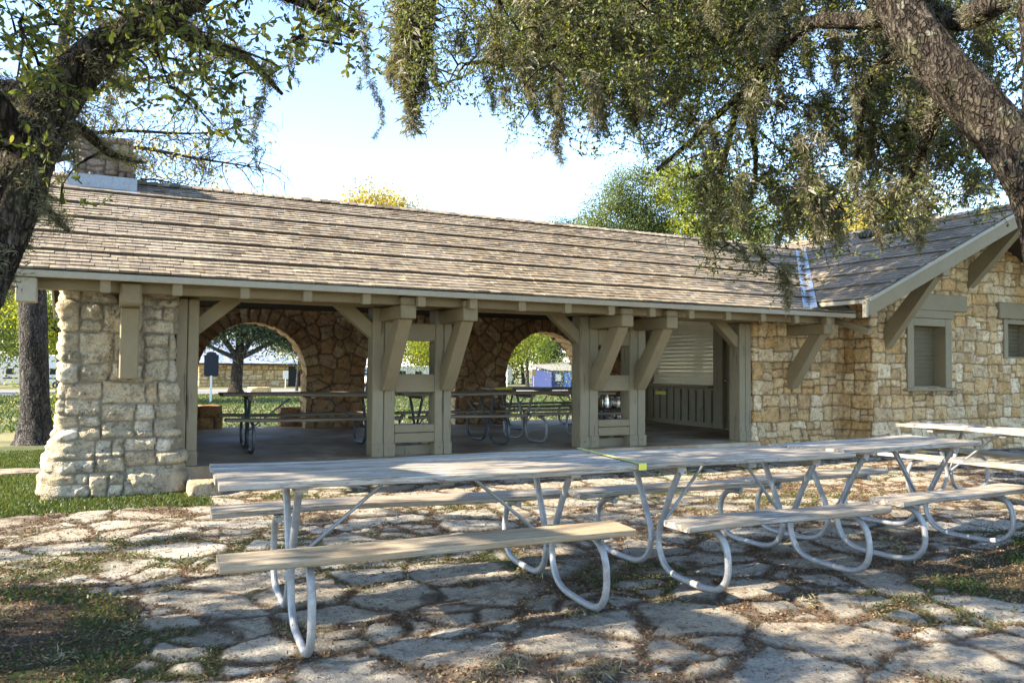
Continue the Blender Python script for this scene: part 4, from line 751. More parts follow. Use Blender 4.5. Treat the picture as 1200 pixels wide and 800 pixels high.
def patio():
    x = np.arange(-2.2, 16.6, .026); y = np.concatenate([np.arange(1.5, 6, .022), np.arange(6, 10.4, .03)]); X, Y = np.meshgrid(x, y)
    wx = X+.14*fbm(X*1.5, Y*1.5, 1, 3)+.05*fbm(X*6, Y*6, 4, 4); wy = Y+.14*fbm(X*1.5+40, Y*1.5, 2, 3)+.05*fbm(X*6+9, Y*6, 5, 4)
    d, c1, c2, lx, ly = voro(wx, wy, .66, .46, 3, .95)
    d2, e1, e2, l2, m2 = voro(wx+7, wy+3, .36, .27, 9, .95)
    sub = c2 > .64; d = np.where(sub, np.minimum(d, d2), d); c1 = np.where(sub, (c1+e1) % 1, c1); lx = np.where(sub, l2, lx); ly = np.where(sub, m2, ly); c2 = np.where(sub, e2, c2)
    n = fbm(X*9, Y*9, 20, 4); n2 = fbm(X*2.5, Y*2.5, 22, 3)
    gap = .010+.030*(vn(X*1.1, Y*1.1, 30))+.016*n+.02*(c2 > .93)
    # bare or planted patches
    def patch(cx, cy, rx, ry, s): return 1-np.hypot((X-cx)/rx, (Y-cy)/ry)+.22*fbm(X*3, Y*3, s, 3)
    pt = np.maximum(patch(-.55, 4.95, .72, 1.05, 50), patch(6.9, 3.25, 1.9, .95, 51)); lawn = (Y-8.75-.25*fbm(X*1.5, Y*1.5, 52, 3))*np.where(X < 1.0, 1, -1); lawn = np.where(X < 1.0, lawn, np.minimum(lawn, -1))
    gone = (pt > 0) | (lawn > 0)
    d = np.where(gone, -.03, np.minimum(d, np.minimum(-pt*.5+.02, .2)))
    wn = sstep(0, .02, d-gap); mk = wn
    base = -.017+.010*n+.012*n2+.006*fbm(X*40, Y*40, 61, 2)
    layer = .007*np.floor(3.0*fbm(X*2.2+c1*9, Y*3, 70, 4))
    topz = -.006+.014*(c2-.5)+(c1-.5)*.04*lx+(c2-.5)*.04*ly+.010*n2+.007*n+layer+.005*fbm(X*26, Y*26, 62, 3)
    prof = sstep(0, .022, d-gap)**.5
    Z = base+(topz-base)*prof*np.where(mk > .01, 1, prof)-.075*np.exp(-((X-.55)**2+(Y-3.7)**2)/1.6)-.02*np.exp(-((X-2.4)**2+(Y-3.7)**2)/1.0)
    Z = np.where(lawn > 0, -.03+.03*np.minimum(lawn, 1)*0+.01*n, Z)
    # soil creeping on stones
    creep = sstep(.60, .70, vn(X*1.7, Y*1.7, 80)+.22*n)*.8; mk2 = mk*(1-creep*sstep(.20, .03, d))
    mk2 = mk2*(1-.9*sstep(.43, .6, fbm(X*2.7, Y*2.7, 90, 5)+.3*n))
    gr = np.maximum(sstep(.52, .7, vn(X*.9, Y*.9, 81)), np.where(lawn > 0, 1, 0)); gr = np.maximum(gr, sstep(-.05, .25, pt)*(1-sstep(.3, .5, pt))*.8)
    nv, nu = X.shape; idx = np.arange(nv*nu).reshape(nv, nu); Fc = np.stack([idx[:-1, :-1], idx[:-1, 1:], idx[1:, 1:], idx[1:, :-1]], -1).reshape(-1, 4)
    tag(mesh('flagstone_paving', np.stack([X, Y, Z], -1).reshape(-1, 3), Fc, MT['patio'], attrs={'cr': c1, 'mk': mk2, 'gr': gr}, smooth=True), kind='structure')
    return x, y, Z, mk2, gr, pt, lawn, d
gx, gy, GZ, GM, GG, GP, GL, GD = patio()
def look(A, x, y):
    i = np.clip(np.searchsorted(gy, y), 0, len(gy)-1); j = np.clip(np.searchsorted(gx, x), 0, len(gx)-1); return A[i, j]

# ------------------------------------------------------------------ leaves
def nrm(v): return v/np.maximum(np.linalg.norm(v, axis=-1, keepdims=True), 1e-9)
def leaf_arrays(P, D, L, Wd, r):
    """P base, D direction; six-point leaf, slightly folded"""
    n = len(P); L = np.broadcast_to(L, (n,))[:, None]; Wd = np.broadcast_to(Wd, (n,))[:, None]
    s = nrm(np.cross(D, nrm(r.normal(size=(n, 3))))); u = np.cross(s, D); f = r.uniform(-.25, .35, (n, 1))
    pts = [P, P+D*L*.35+s*Wd*.42+u*f*Wd*.3, P+D*L*.72+s*Wd*.46+u*f*Wd*.35, P+D*L-u*f*L*.15, P+D*L*.72-s*Wd*.46+u*f*Wd*.35, P+D*L*.35-s*Wd*.42+u*f*Wd*.3]
    V = np.stack(pts, 1).reshape(-1, 3); b = (np.arange(n)*6)[:, None]
    Fc = np.concatenate([b+np.array([[0, 1, 2, 3]]), b+np.array([[0, 3, 4, 5]])], 0); c = np.clip(r.normal(.45, .25, n), 0, 1)
    return V, Fc, np.concatenate([c, c])
def quad_leaves(P, D, L, Wd, r):
    n = len(P); L = np.broadcast_to(L, (n,))[:, None]; Wd = np.broadcast_to(Wd, (n,))[:, None]; s = nrm(np.cross(D, nrm(r.normal(size=(n, 3)))))
    V = np.stack([P, P+D*L*.55+s*Wd*.5, P+D*L, P+D*L*.45-s*Wd*.5], 1).reshape(-1, 3); Fc = np.arange(n*4).reshape(n, 4); return V, Fc, np.clip(r.normal(.45, .25, n), 0, 1)
def strands(P, D, L, Wd, r):
    n = len(P); L = np.broadcast_to(L, (n,))[:, None]; Wd = np.broadcast_to(Wd, (n,))[:, None]; s = nrm(np.cross(D, nrm(r.normal(size=(n, 3)))))
    Q = P+D*L*.6; D2 = nrm(D+np.array([0, 0, -.35])+r.normal(size=(n, 3))*.25); V = np.stack([P-s*Wd*.5, P+s*Wd*.5, Q+s*Wd*.4, Q+D2*L*.45], 1).reshape(-1, 3)
    return V, np.arange(n*4).reshape(n, 4), np.clip(r.normal(.5, .25, n), 0, 1)
def join(parts):
    V = []; Fc = []; Cc = []; k = 0
    for v, f, c in parts: V.append(v); Fc.append(f+k); Cc.append(c); k += len(v)
    return np.concatenate(V), np.concatenate(Fc), np.concatenate(Cc)
def lmesh(name, parts, mat, par, off):
    V, Fc, c = join(parts); o = mesh(name, V, Fc, mat, par, off, fattr={'cr': c}); return o
def twigs(CL, K, M, seg, droop, r, spread=1.0):
    """per clump K twigs of M joints -> joints array (n,K,M,3) and directions"""
    n = len(CL); c = CL[:, None, :3]; R_c = CL[:, None, 3:4]
    st = c+r.normal(size=(n, K, 3))*R_c*.55; d = nrm(r.normal(size=(n, K, 3))+np.array([0, 0, -droop])); J = [st]; Dd = []
    for i in range(M-1):
        d = nrm(d+r.normal(size=(n, K, 3))*.35+np.array([0, 0, -.12*droop])); J.append(J[-1]+d*seg*spread); Dd.append(d)
    Dd.append(d); return np.stack(J, 2), np.stack(Dd, 2)
def twig_mesh(J, w):
    A = J[:, :, :-1].reshape(-1, 3); Bp = J[:, :, 1:].reshape(-1, 3); d = nrm(Bp-A); a = nrm(np.cross(d, [.3, .2, .93])); b = np.cross(d, a); n = len(A); V = []
    for k in range(3):
        t = 2*PI*k/3; o = (a*math.cos(t)+b*math.sin(t))*w; V += [A+o, Bp+o*.8]
    V = np.stack(V, 1).reshape(-1, 3); bb = (np.arange(n)*6)[:, None]
    Fc = np.concatenate([bb+np.array([[0, 1, 3, 2]]), bb+np.array([[2, 3, 5, 4]]), bb+np.array([[4, 5, 1, 0]])], 0); return V, Fc, np.full(len(Fc), .3)
def foliage(CL, K, M, seg, LS, per, droop, r):
    J, Dd = twigs(CL, K, M, seg, droop, r); P = np.repeat(J[:, :, :, None], per, 3).reshape(-1, 3); D = np.repeat(Dd[:, :, :, None], per, 3).reshape(-1, 3)
    P = P+D*r.uniform(-.5, .5, (len(P), 1))*seg; D2 = nrm(D*.8+r.normal(size=D.shape)*.75); L = LS*r.uniform(.55, 1.2, len(P))
    return leaf_arrays(P, D2, L, L*.46, r), twig_mesh(J, .0028)
def moss_balls(P, rad, n, r, w=.0017):
    """hairy tufts at points P"""
    k = len(P); Q = np.repeat(P, n, 0)+r.normal(size=(k*n, 3))*np.repeat(r.uniform(.2, .5, k)*rad, n)[:, None]; D = nrm(r.normal(size=(k*n, 3))); L = np.repeat(r.uniform(.6, 1.2, k)*rad, n)*r.uniform(.2, .6, k*n); return strands(Q+D*.01, D, L, w, r)
def drape(p, ln, wd, r, dens=36):
    """hanging moss rope"""
    n = int(ln*50); t = np.linspace(0, 1, n); ph = r.uniform(0, 6, 2); x = p[0]+.04*np.sin(t*5+ph[0])+r.normal(size=n)*.012; y = p[1]+.04*np.sin(t*4+ph[1])+r.normal(size=n)*.012
    z = p[2]-t*ln; W_ = wd*(1-.55*t)*(.65+.5*np.sin(t*9+ph[0])**2); P = np.repeat(np.stack([x, y, z], 1), dens, 0); D = nrm(r.normal(size=(n*dens, 3))+np.array([0, 0, -.7]))
    return strands(P+r.normal(size=P.shape)*np.repeat(W_, dens)[:, None]*.28, D, np.repeat(W_, dens)*r.uniform(.5, 1.1, n*dens), .0035, r)
def limb(name, pts, par, off, mat, n=26, k=8, amp=.10, seed=0):
    P = smooth_path(pts, k); V, Fc = tube(P[:, :3], list(P[:, 3]), n, True); V = np.array([tuple(v) for v in V]); m = len(P); ctr = np.repeat(P[:, :3], n, 0); rr = np.repeat(P[:, 3], n)
    ang = np.tile(np.arange(n)/n, m); s = np.repeat(np.r_[0, np.cumsum(np.linalg.norm(np.diff(P[:, :3], axis=0), axis=1))], n)
    # periodic ridged noise along the bark
    a2 = np.minimum(ang, 1-ang)*2; rid = 1-np.abs(fbm(a2*7+3*vn(s*2, s*0, seed), s*3.2, seed+2, 4))*2.4; big = fbm(a2*2.5, s*1.3, seed+5, 3)
    out = nrm(V-ctr); V = V+out*(rr*(amp*rid+amp*1.2*big))[:, None]
    return mesh(name, V, Fc, mat, par, off, fattr={'cr': [.5]*len(Fc)}, smooth=True)
def connectors(CL, limbs, r, sag=.1, w0=.012):
    """thin branch from the nearest limb point to each clump"""
    L = np.concatenate([smooth_path(l, 6) for l in limbs]); L = L[L[:, 3] < .2] if (L[:, 3] < .2).sum() > 4 else L; m = MB()
    order = np.argsort([np.min(np.linalg.norm(L[:, :3]-c[:3], axis=1)) for c in CL]); nodes = [tuple(q[:3]) for q in L]; N_ = np.array(nodes)
    for i in order:
        c = CL[i, :3]; d = np.linalg.norm(N_-c, axis=1)+.6*np.maximum(0, c[2]-N_[:, 2]); j = int(np.argmin(d)); a = N_[j]; ln = np.linalg.norm(c-a)
        if ln < .03: continue
        mid = (a+c)/2+r.normal(size=3)*ln*.10+np.array([0, 0, sag*ln]); q = smooth_path([a, mid, c], 3); w = w0*(.6+min(1.2, ln))
        m.tube(q, list(np.linspace(w, w*.35, len(q))), 5, .4, False); N_ = np.vstack([N_, q[2:]])
    return m
RT=[(6.7299999999999995,3.4,-0.1,0.36),(6.68,3.4,0.62,0.28),(6.55,3.54,1.64,0.25),(6.55,3.73,2.57,0.225),(6.5,3.85,3.0,0.215),(6.41,4.0,3.3,0.205),(6.28,4.16,3.62,0.2),(6.13,4.39,4.01,0.195),(6.04,4.69,4.59,0.19),(5.86,4.98,5.25,0.16),(5.52,5.35,6.05,0.13),(5.14,5.95,6.96,0.09)]
RBS=[[(6.53,3.83,3.0,0.15),(6.63,3.88,3.51,0.16),(6.7,3.93,4.03,0.15),(6.76,4.0,4.5,0.14),(6.79,4.18,5.17,0.12),(6.59,4.58,6.24,0.08)],
[(6.08,4.68,4.48,.12),(5.96,5.07,4.57,.1),(5.96,5.62,4.74,.085),(5.93,6.09,4.52,.07),(5.96,6.53,4.35,.055),(5.76,7.09,3.96,.04),(5.54,7.44,3.67,.03)],
[(5.52,5.35,6.05,.13),(5.45,6.07,5.58,.1),(5.22,6.86,5.43,.08),(4.79,7.53,5.23,.06),(4.21,8.05,5.0,.04),(3.6,8.47,4.9,.02)],
[(6.22,4.5,4.18,.1),(6.43,5.18,4.3,.07),(6.79,5.68,4.05,.05),(7.01,5.92,3.51,.03)],
[(6.33,4.35,3.93,.09),(6.73,4.83,3.72,.065),(7.13,5.31,3.48,.045),(7.47,5.82,3.18,.025)],
[(5.96,6.53,4.35,.045),(6.28,6.72,4.07,.035),(6.48,6.86,3.65,.025),(6.5,7.09,3.01,.012)],
[(6.64,4.17,4.54,.11),(6.97,4.78,4.66,.08),(7.15,5.45,5.35,.05)],
[(5.45,6.07,5.58,.07),(5.29,7.26,5.71,.055),(4.51,8.21,5.84,.045),(3.39,8.65,5.88,.03),(3.01,8.74,5.64,.02)],
[(5.96,6.53,4.35,.035),(6.24,7.08,3.87,.03),(6.39,7.47,3.37,.015)],
[(5.14,5.95,6.96,.09),(5.6,7.4,7.3,.07),(6.4,9.0,7.0,.05),(7.2,10.2,6.6,.03)]]
LT=[(-.95,4.75,-.1,.36),(-.86,4.88,.6,.30),(-.78,5.05,1.4,.235),(-.62,5.2,1.94,.2),(-.5,5.24,2.31,.19),(-.40,5.29,2.67,.175),(-.27,5.33,3.0,.16),(-.08,5.34,3.27,.14),(.22,5.29,3.51,.12),(.58,5.32,3.87,.1),(1.12,5.37,4.48,.07)]
LBS=[[(-.33,5.37,2.88,.08),(-.54,5.69,3.04,.07),(-.96,6.23,3.19,.05)],[(.22,5.29,3.51,.06),(.51,5.48,3.48,.04),(.81,5.78,3.53,.03),(1.09,5.98,3.39,.012)],
[(.58,5.32,3.87,.06),(1.1,5.51,3.9,.04),(1.55,5.62,3.79,.02)],[(-.39,5.29,2.67,.05),(-.21,5.53,2.84,.035),(-.02,5.77,2.76,.02),(.19,6.0,2.78,.01)],
[(-.46,5.23,2.36,.04),(-.37,5.4,2.33,.025),(-.24,5.57,2.21,.012)],
[(-.7,5.15,1.75,.16),(-1.6,4.9,2.6,.14),(-3.0,4.4,3.7,.12),(-4.8,4.0,4.9,.09),(-6.5,3.6,5.6,.05)],[(-1.6,4.9,2.6,.1),(-2.6,6.2,3.8,.09),(-4.4,7.6,4.8,.06),(-6,8.6,5.3,.03)],
[(-.45,5.25,2.6,.1),(-1.3,4.6,3.6,.09),(-1.9,3.0,4.9,.07),(-2.2,1.0,5.8,.04)]]
RL=np.array([[float(a)/100 for a in p.split(',')] for p in RC.split()]); LL=np.array([[float(a)/100 for a in p.split(',')] for p in LC.split()]); RF=np.array([[float(a)/100 for a in p.split(',')] for p in RFC.split()])
RT=[(*p[:3], p[3]*.88) for p in RT]; RBS[1]=[(*p[:3], p[3]*.72) for p in RBS[1]]; RBS[3]=[(*p[:3], p[3]*.7) for p in RBS[3]]; RBS[0]=[(p[0]+.05, p[1]-.03, p[2], p[3]*.8) for p in RBS[0]]
def oak(name, label, trunk, limbs, CL, extra, LS, K, M, per, seed, drapes, balls, seg):
    r = np.random.default_rng(seed); off = (trunk[0][0], trunk[0][1], 0); e = empty(name, off, 0, label, 'tree', 'live oaks close to the camera')
    limb('trunk', trunk, e, off, MT['bark'], 64, 16, .10, seed)
    for i, l in enumerate(limbs): limb('limb', l, e, off, MT['bark'], 20, 8, .12, seed+i)
    f, t = foliage(CL, K, M, seg, LS, per, .25, r); fs = [f]; ts = [t]
    if len(extra): f2, t2 = foliage(extra, 14, 6, .10, LS*1.7, 4, .4, r); fs.append(f2); ts.append(t2)
    cn = connectors(np.vstack([CL[:, :4], extra[:, :4]]) if len(extra) else CL, [trunk]+limbs, r)
    cn.build('branchlet', MT['bark'], e, off)['kind'] = 'stuff'
    lmesh('twig', ts, MT['bark'], e, off)['kind'] = 'stuff'; o = lmesh('foliage', fs, MT['oakleaf'], e, off); o['kind'] = 'stuff'
    pr = []
    for (x, y, z, ln, wd) in drapes: pr.append(drape((x, y, z), ln, wd, r))
    for (P, rad, n) in balls: pr.append(moss_balls(np.array(P), rad, n, r))
    if pr: lmesh('hanging_moss', pr, MT['moss'], e, off)['kind'] = 'stuff'
    return e
r0_ = np.random.default_rng(77)
# hanging moss of the right oak: ropes under the clumps, plus the long rope at its left tip
DR = [(2.90,8.78,5.73,.95,.16),(3.03,8.73,5.64,1.5,.30),(3.06,8.75,5.6,1.2,.26),(3.14,8.68,5.54,1.05,.2),(3.24,8.64,5.24,.6,.13),(2.84,8.83,5.04,.42,.14),(3.2,8.65,5.69,.4,.16)]
sel = r0_.choice(len(RL), 250, replace=False)
for i in sel:
    x, y, z, q = RL[i]
    if x < 3.3: continue
    DR.append((x, y, z+.1, r0_.uniform(.15, .55), r0_.uniform(.08, .2)))
def on_limb(pts, n, r, spread=1.0, lo=0, hi=1):
    P = smooth_path(pts, 10); i = (r.uniform(lo, hi, n)*(len(P)-1)).astype(int); return P[i, :3]+nrm(r.normal(size=(n, 3)))*P[i, 3:4]*spread
BR = [(np.concatenate([on_limb(l, 40, r0_) for l in RBS[1:]]), .10, 150), (on_limb(RT, 22, r0_, 1.0, .45, 1), .06, 120)]
# unseen crown clumps above and beside the frame, added to throw dappled shade
def crown_blob(n, lo, hi, rad, r): return np.c_[r.uniform(lo[0], hi[0], n), r.uniform(lo[1], hi[1], n), r.uniform(lo[2], hi[2], n), np.full(n, rad)]
XR_ = np.vstack([crown_blob(60, (2.0, 5.5, 7.2), (9.5, 9.8, 8.0), .35, r0_), crown_blob(40, (6.5, 1.0, 4.6), (12, 7, 7.0), .4, r0_), crown_blob(60, (1.0, 9.2, 7.6), (5.6, 11, 8.8), .34, r0_), crown_blob(170, (6.0, 9.2, 6.5), (10, 13.2, 8.3), .34, r0_), crown_blob(110, (3, 6.5, 6.7), (9, 9.6, 8.4), .34, r0_)])
XL_ = np.vstack([crown_blob(105, (-9.0, .5, 3.6), (-2.4, 8.2, 6.8), .38, r0_), crown_blob(36, (-2.5, 0, 4.8), (1.5, 4.5, 6.5), .35, r0_), crown_blob(75, (-4, .8, 3.9), (2.2, 4.0, 6.0), .33, r0_)])
oak('live_oak', 'huge live oak whose lichened trunk crosses the upper right corner', RT, RBS, np.vstack([RL, RF]), XR_, .044, 6, 6, 3, 101, DR, BR, .062)  # RF: deeper crown clumps added to shade the roof
LT = [(*p[:3], p[3]*.74) for p in LT]
BL = [(on_limb(LT, 200, r0_, 1.0, .25, 1), .09, 240), (np.concatenate([on_limb(l, 26, r0_) for l in LBS[:5]]), .08, 170)]
DL = [(.93,5.9,3.55,.75,.07),(1.32,5.7,3.95,.35,.06),(1.62,5.75,4.0,.55,.07),(1.75,5.8,3.55,.45,.055),(1.15,5.8,3.75,.3,.06),(-.25,5.4,2.8,.3,.08),(.0,5.6,3.2,.3,.07)]
oak('live_oak', 'live oak with moss tufts crossing the upper left corner before the chimney', LT, LBS, LL, XL_, .052, 4, 5, 3, 102, DL, BL, .055)
# ------------------------------------------------------------------ ground litter, grass, ivy
def scatter():
    r = np.random.default_rng(9)
    def samp(n, x0, x1, y0, y1): return r.uniform(x0, x1, n), r.uniform(y0, y1, n)
    # dry leaves: mostly in gaps
    x, y = samp(520000, -2, 12, 2.0, 9.8); k = r.random(len(x)) < np.where(look(GM, x, y) < .5, .62, .04)*(vn(x*1.5, y*1.5, 5) > .2); x = x[k]; y = y[k]; z = look(GZ, x, y)+.004
    D = nrm(np.c_[r.normal(size=(len(x), 2)), r.normal(size=len(x))*.35]); lit = quad_leaves(np.c_[x, y, z], D, r.uniform(.012, .032, len(x)), r.uniform(.006, .015, len(x)), r)
    lmesh('leaf_litter', [lit], MT['litter'], None, None)['kind'] = 'stuff'
    # little green plants in gaps and patches
    x, y = samp(520000, -2.2, 10, 2.0, 9.9); m = look(GM, x, y); g = look(GG, x, y); p = look(GP, x, y); l = look(GL, x, y)
    pr = np.where(m < .4, .02+.42*g*(vn(x*4, y*4, 8) > .45), 0); pr = np.where((p > 0) & (x > 3), .75*(vn(x*2.2, y*2.2, 14) > .42), pr); pr = np.where((p > 0) & (x < 3), np.where(p < .38, .42*(vn(x*5, y*5, 33) > .4), .03), pr)
    pr = np.where((l > 0) & (x < 1.0), .0, pr); k = r.random(len(x)) < pr; x = x[k]; y = y[k]; z = look(GZ, x, y); D = nrm(np.c_[r.normal(size=(len(x), 2))*.8, r.uniform(.2, 1.2, len(x))])
    hh = np.where(look(GP, x, y) > 0, .020, .016)*r.uniform(.5, 1.6, len(x)); a = quad_leaves(np.c_[x, y, z+r.uniform(0, .03, len(x))], D, hh, hh*.5, r)
    lmesh('ground_cover', [a], MT['grass'], None, None)['kind'] = 'stuff'
    # dry tufts
    cx, cy = samp(240, -1.5, 9, 3.0, 8.4); k = look(GM, cx, cy) < .5; cx = cx[k]; cy = cy[k]; P = np.repeat(np.c_[cx, cy, look(GZ, cx, cy)], 90, 0); P[:, :2] += r.normal(size=(len(P), 2))*.05
    D = nrm(np.c_[r.normal(size=(len(P), 2))*.9, r.uniform(.1, .9, len(P))]); lmesh('dry_grass', [strands(P, D, r.uniform(.02, .065, len(P)), .0017, r)], MT['drygrass'], None, None)['kind'] = 'stuff'
    # lawn beside the pier
    n = 190000; x, y = samp(n, -5, 1.1, 8.6, 15.5); lw = np.where((x > -2.2) & (y < 10.3), look(GL, x, y) > 0, y > 8.8); inp = (x > -.62) & (x < .9) & (y > 9.75); k = lw & ~inp & (r.random(n) < np.clip(1.5-(y-8.6)*.12, .3, 1)); x = x[k]; y = y[k]
    D = nrm(np.c_[r.normal(size=(len(x), 2))*.5, r.uniform(.4, 1.2, len(x))]); L = r.uniform(.025, .06, len(x)); lmesh('grass', [quad_leaves(np.c_[x, y, np.full(len(x), -.035)], D, L, L*.22, r)], MT['grass'], None, None)['kind'] = 'stuff'
    # far lawn tufts behind
    x, y = samp(60000, -6, 26, 20.6, 56); z = tz(x, y)-.055; D = nrm(np.c_[r.normal(size=(len(x), 2))*.4, r.uniform(.5, 1.2, len(x))]); L = r.uniform(.05, .12, len(x)); lmesh('grass', [quad_leaves(np.c_[x, y, z], D, L, L*.5, r)], MT['grass'], None, None)['kind'] = 'stuff'
scatter()
# flat stone in the lawn
m = MB()
def rock(name, x, y, z, sx, sy, sz, mat, seed, label, cat, group=None):
    bm = bmesh.new(); bmesh.ops.create_icosphere(bm, subdivisions=4, radius=1)
    for v in bm.verts:
        p = v.co; n_ = float(fbm(np.array(p.x*1.7+seed), np.array(p.y*1.7+p.z*1.3), seed, 4)); q = p*(1+.28*n_); v.co = Vector((max(-.8, min(.8, q.x))*sx, max(-.8, min(.8, q.y))*sy, max(-.6, min(.62, q.z))*sz))
    bm.verts.index_update(); V = [v.co[:] for v in bm.verts]; Fc = [[v.index for v in f.verts] for f in bm.faces]; bm.free(); n = len(V)
    o = mesh(name, V, Fc, MT[mat], attrs={'cr': [.6]*n, 'mk': [1]*n}, smooth=True); o.location = (x, y, z); return tag(o, label, cat, group)
rock('flat_stone', -1.05, 12.4, -.02, .50, .38, .05, 'chim', 3, 'flat grey stone lying in the grass left of the pier', 'stone')
rock('step_stone', .98, 9.62, .02, .22, .30, .17, 'pier', 5, 'rough grey block at the right foot of the pier', 'stone')
rock('boulder', 9.1, 56.2, -.35, .9, .6, .6, 'lime', 7, 'tan boulder by the road right of the oak trunk', 'boulder', 'boulders along the road')
rock('boulder', 12.7, 56.0, -.35, .9, .6, .6, 'chim', 8, 'grey boulder by the road seen at the right side of the left arch', 'boulder', 'boulders along the road')

# ------------------------------------------------------------------ background trees
def bgtree(kind, x, y, h, blobs, leaf, n, ls, label, group, tr=.18, seed=0, name=None, lean=0):
    r = np.random.default_rng(seed+900); z0 = float(tz(x, y)); off = (x, y, z0); e = empty(name or 'tree', off, 0, label, 'tree', group)
    top = np.mean([b[:3] for b in blobs], 0); P = [(x, y, z0-.1, tr*1.5), (x+lean*.1, y, z0+.5, tr), (x+(top[0])*.35+lean*.3, y, z0+h*.33, tr*.8), (x+top[0]*.8, y+top[1]*.5, z0+h*.6, tr*.45)]
    limb('trunk', P, e, off, MT['bark2' if kind != 'oak' else 'bark'], 12, 4, .08, seed)
    br = MB(); base = np.array(P[2][:3])
    CLs = []
    for (bx, by, bz, br_) in blobs:
        c = np.array([x+bx, y+by, z0+bz]); q = smooth_path([base, (base+c)/2+r.normal(size=3)*.2, c], 3); br.tube(q, list(np.linspace(tr*.45, tr*.08, len(q))), 6, .5, False)
        k = max(6, int(2.4*n*br_**2/sum(b[3]**2 for b in blobs)/28)); d = nrm(r.normal(size=(k, 3))); rad = br_*r.uniform(.35, 1.08, (k, 1))**.6; rad = rad*(.5+1.0*vn(d[:, 0]*2.2+bx+9, d[:, 2]*2.2+bz+9, seed))[:, None]; sub = c+d*rad*np.array([1, 1, .85])*(1+.28*r.normal(size=(k, 1)))
        CLs.append(sub)
        for s in sub[::6]: br.tube([c, (c+s)/2+r.normal(size=3)*.1, s], [tr*.1, tr*.06, tr*.03], 4, .5, False)
    br.build('branch', MT['bark2'], e, off)
    c = np.concatenate(CLs); P_ = np.repeat(c, 28, 0)+r.normal(size=(len(c)*28, 3))*ls*2.1; tone = np.repeat(np.clip(r.normal(.5, .25, len(c)), 0, 1), 28)
    V, Fc, cc = quad_leaves(P_, nrm(r.normal(size=P_.shape)+[0, 0, -.3]), ls*r.uniform(.6, 1.2, len(P_)), ls*.55, r); cc = np.clip(cc*.5+tone*.5, 0, 1)
    o = mesh('foliage', V, Fc, MT[leaf], e, off, fattr={'cr': cc}); o['kind'] = 'stuff'; return e
def blobset(r, n, R, z0, z1, rb):
    return [(r.uniform(-R, R), r.uniform(-R, R)*.8, r.uniform(z0, z1), rb*r.uniform(.7, 1.2)) for _ in range(n)]
rb = random.Random(5); GB = 'trees standing behind the shelter'
bgtree('oak', 7.9, 58.6, 7, [(-3.2, 0, 4.2, 1.3), (-1.5, 0, 4.6, 1.4), (.8, 0, 4.8, 1.5), (2.8, 0, 4.4, 1.3), (4.4, 0, 3.9, 1.2), (0, 0, 7, 2.6), (3, 0, 7, 2.2), (-3, 0, 7, 2.2)], 'lf_blue', 24000, .2, 'broad grey green oak with forked dark trunk framed by the left arch', GB, .42, 1, 'oak_tree')
bgtree('t', 13.6, 66, 5, [(-1.2, 0, 4.0, 1.2), (.6, 0, 3.4, 1.1), (1.4, 0, 4.6, 1.1), (0, 0, 5.2, 1.1)], 'lf_yellow', 2600, .16, 'small bright green tree at the right side of the left arch', GB, .09, 2)
bgtree('t', -6.4, 44, 10, blobset(rb, 9, 3.0, 3.0, 9, 1.8), 'lf_green', 9000, .16, 'mottled green tree left of the grey pine trunk at the left edge', GB, .25, 3)
bgtree('t', -1.9, 40, 9, blobset(rb, 8, 1.5, 2.8, 8, 1.25), 'lf_yellow', 7000, .14, 'bright yellow green tree between the grey trunk and the stone pier', GB, .14, 4)
bgtree('t', -10, 62, 11, blobset(rb, 8, 4, 3.5, 10, 2.4), 'lf_dark', 6500, .22, 'dark green tree at the left edge far beyond the road', GB, .3, 5)
bgtree('t', 1.6, 95, 12, blobset(rb, 8, 5, 3.5, 11, 2.8), 'lf_dark', 5000, .28, 'dark tree beyond the road seen just left of the pier', GB, .3, 6)
bgtree('t', 17.0, 57, 15, [(.6, 0, 13.6, 1.4), (-1.2, 0, 13.3, 1.2), (2.1, 0, 13.0, 1.3), (.9, 0, 11.6, 2), (3.6, 0, 12.7, 1.0), (-2.4, 0, 12.4, 1)], 'lf_gold', 5600, .22, 'golden leaved treetop peeping over the middle of the roof ridge', GB, .3, 7)
bgtree('t', 27.0, 43.5, 12, [(-1.5, 0, 10.4, 1.1), (-2, 0, 9.2, 1.5), (-1, 0, 8.6, 1.6), (-.6, 0, 10.6, .8), (-2.6, 0, 10.3, .7)], 'lf_blue', 4200, .13, 'small blue green treetop over the roof left of the tall yellow green trees', GB, .2, 8)
bgtree('t', 26.0, 38.0, 15, [(-.9, 0, 10.9, .9), (-1.9, 0, 9.6, 1.0), (-.1, 0, 12.1, .8), (.7, .5, 11.3, 1.0), (-2.2, 0, 8.4, 1.1), (-.8, 0, 8.9, 1.3), (.6, 0, 9.9, 1.2), (1.7, 0, 10.7, .9), (1.9, 0, 9.2, 1.2), (1.3, 0, 12.7, .7), (2.6, 0, 11.8, .8), (2.9, 0, 9.9, 1.0)], 'lf_green', 13000, .14, 'tall mottled green tree rising over the roof near the right oak foliage', GB, .28, 9)
bgtree('t', 30.0, 36.5, 15, [(-1.9, 0, 12.6, .9), (-1.1, 0, 11.2, 1.1), (-.2, 0, 12.9, .8), (.7, 0, 11.6, 1.1), (1.8, 0, 12.3, .8), (1.6, 0, 10.0, 1.2), (-.6, 0, 9.4, 1.3), (2.8, 0, 9.0, 1.2), (3.5, 0, 10.8, 1.0), (4.6, 0, 9.7, 1.0), (2.9, 0, 12.0, .8)], 'lf_yellow', 15000, .14, 'tall yellow green tree behind the right oak foliage over the roof', GB, .28, 10)
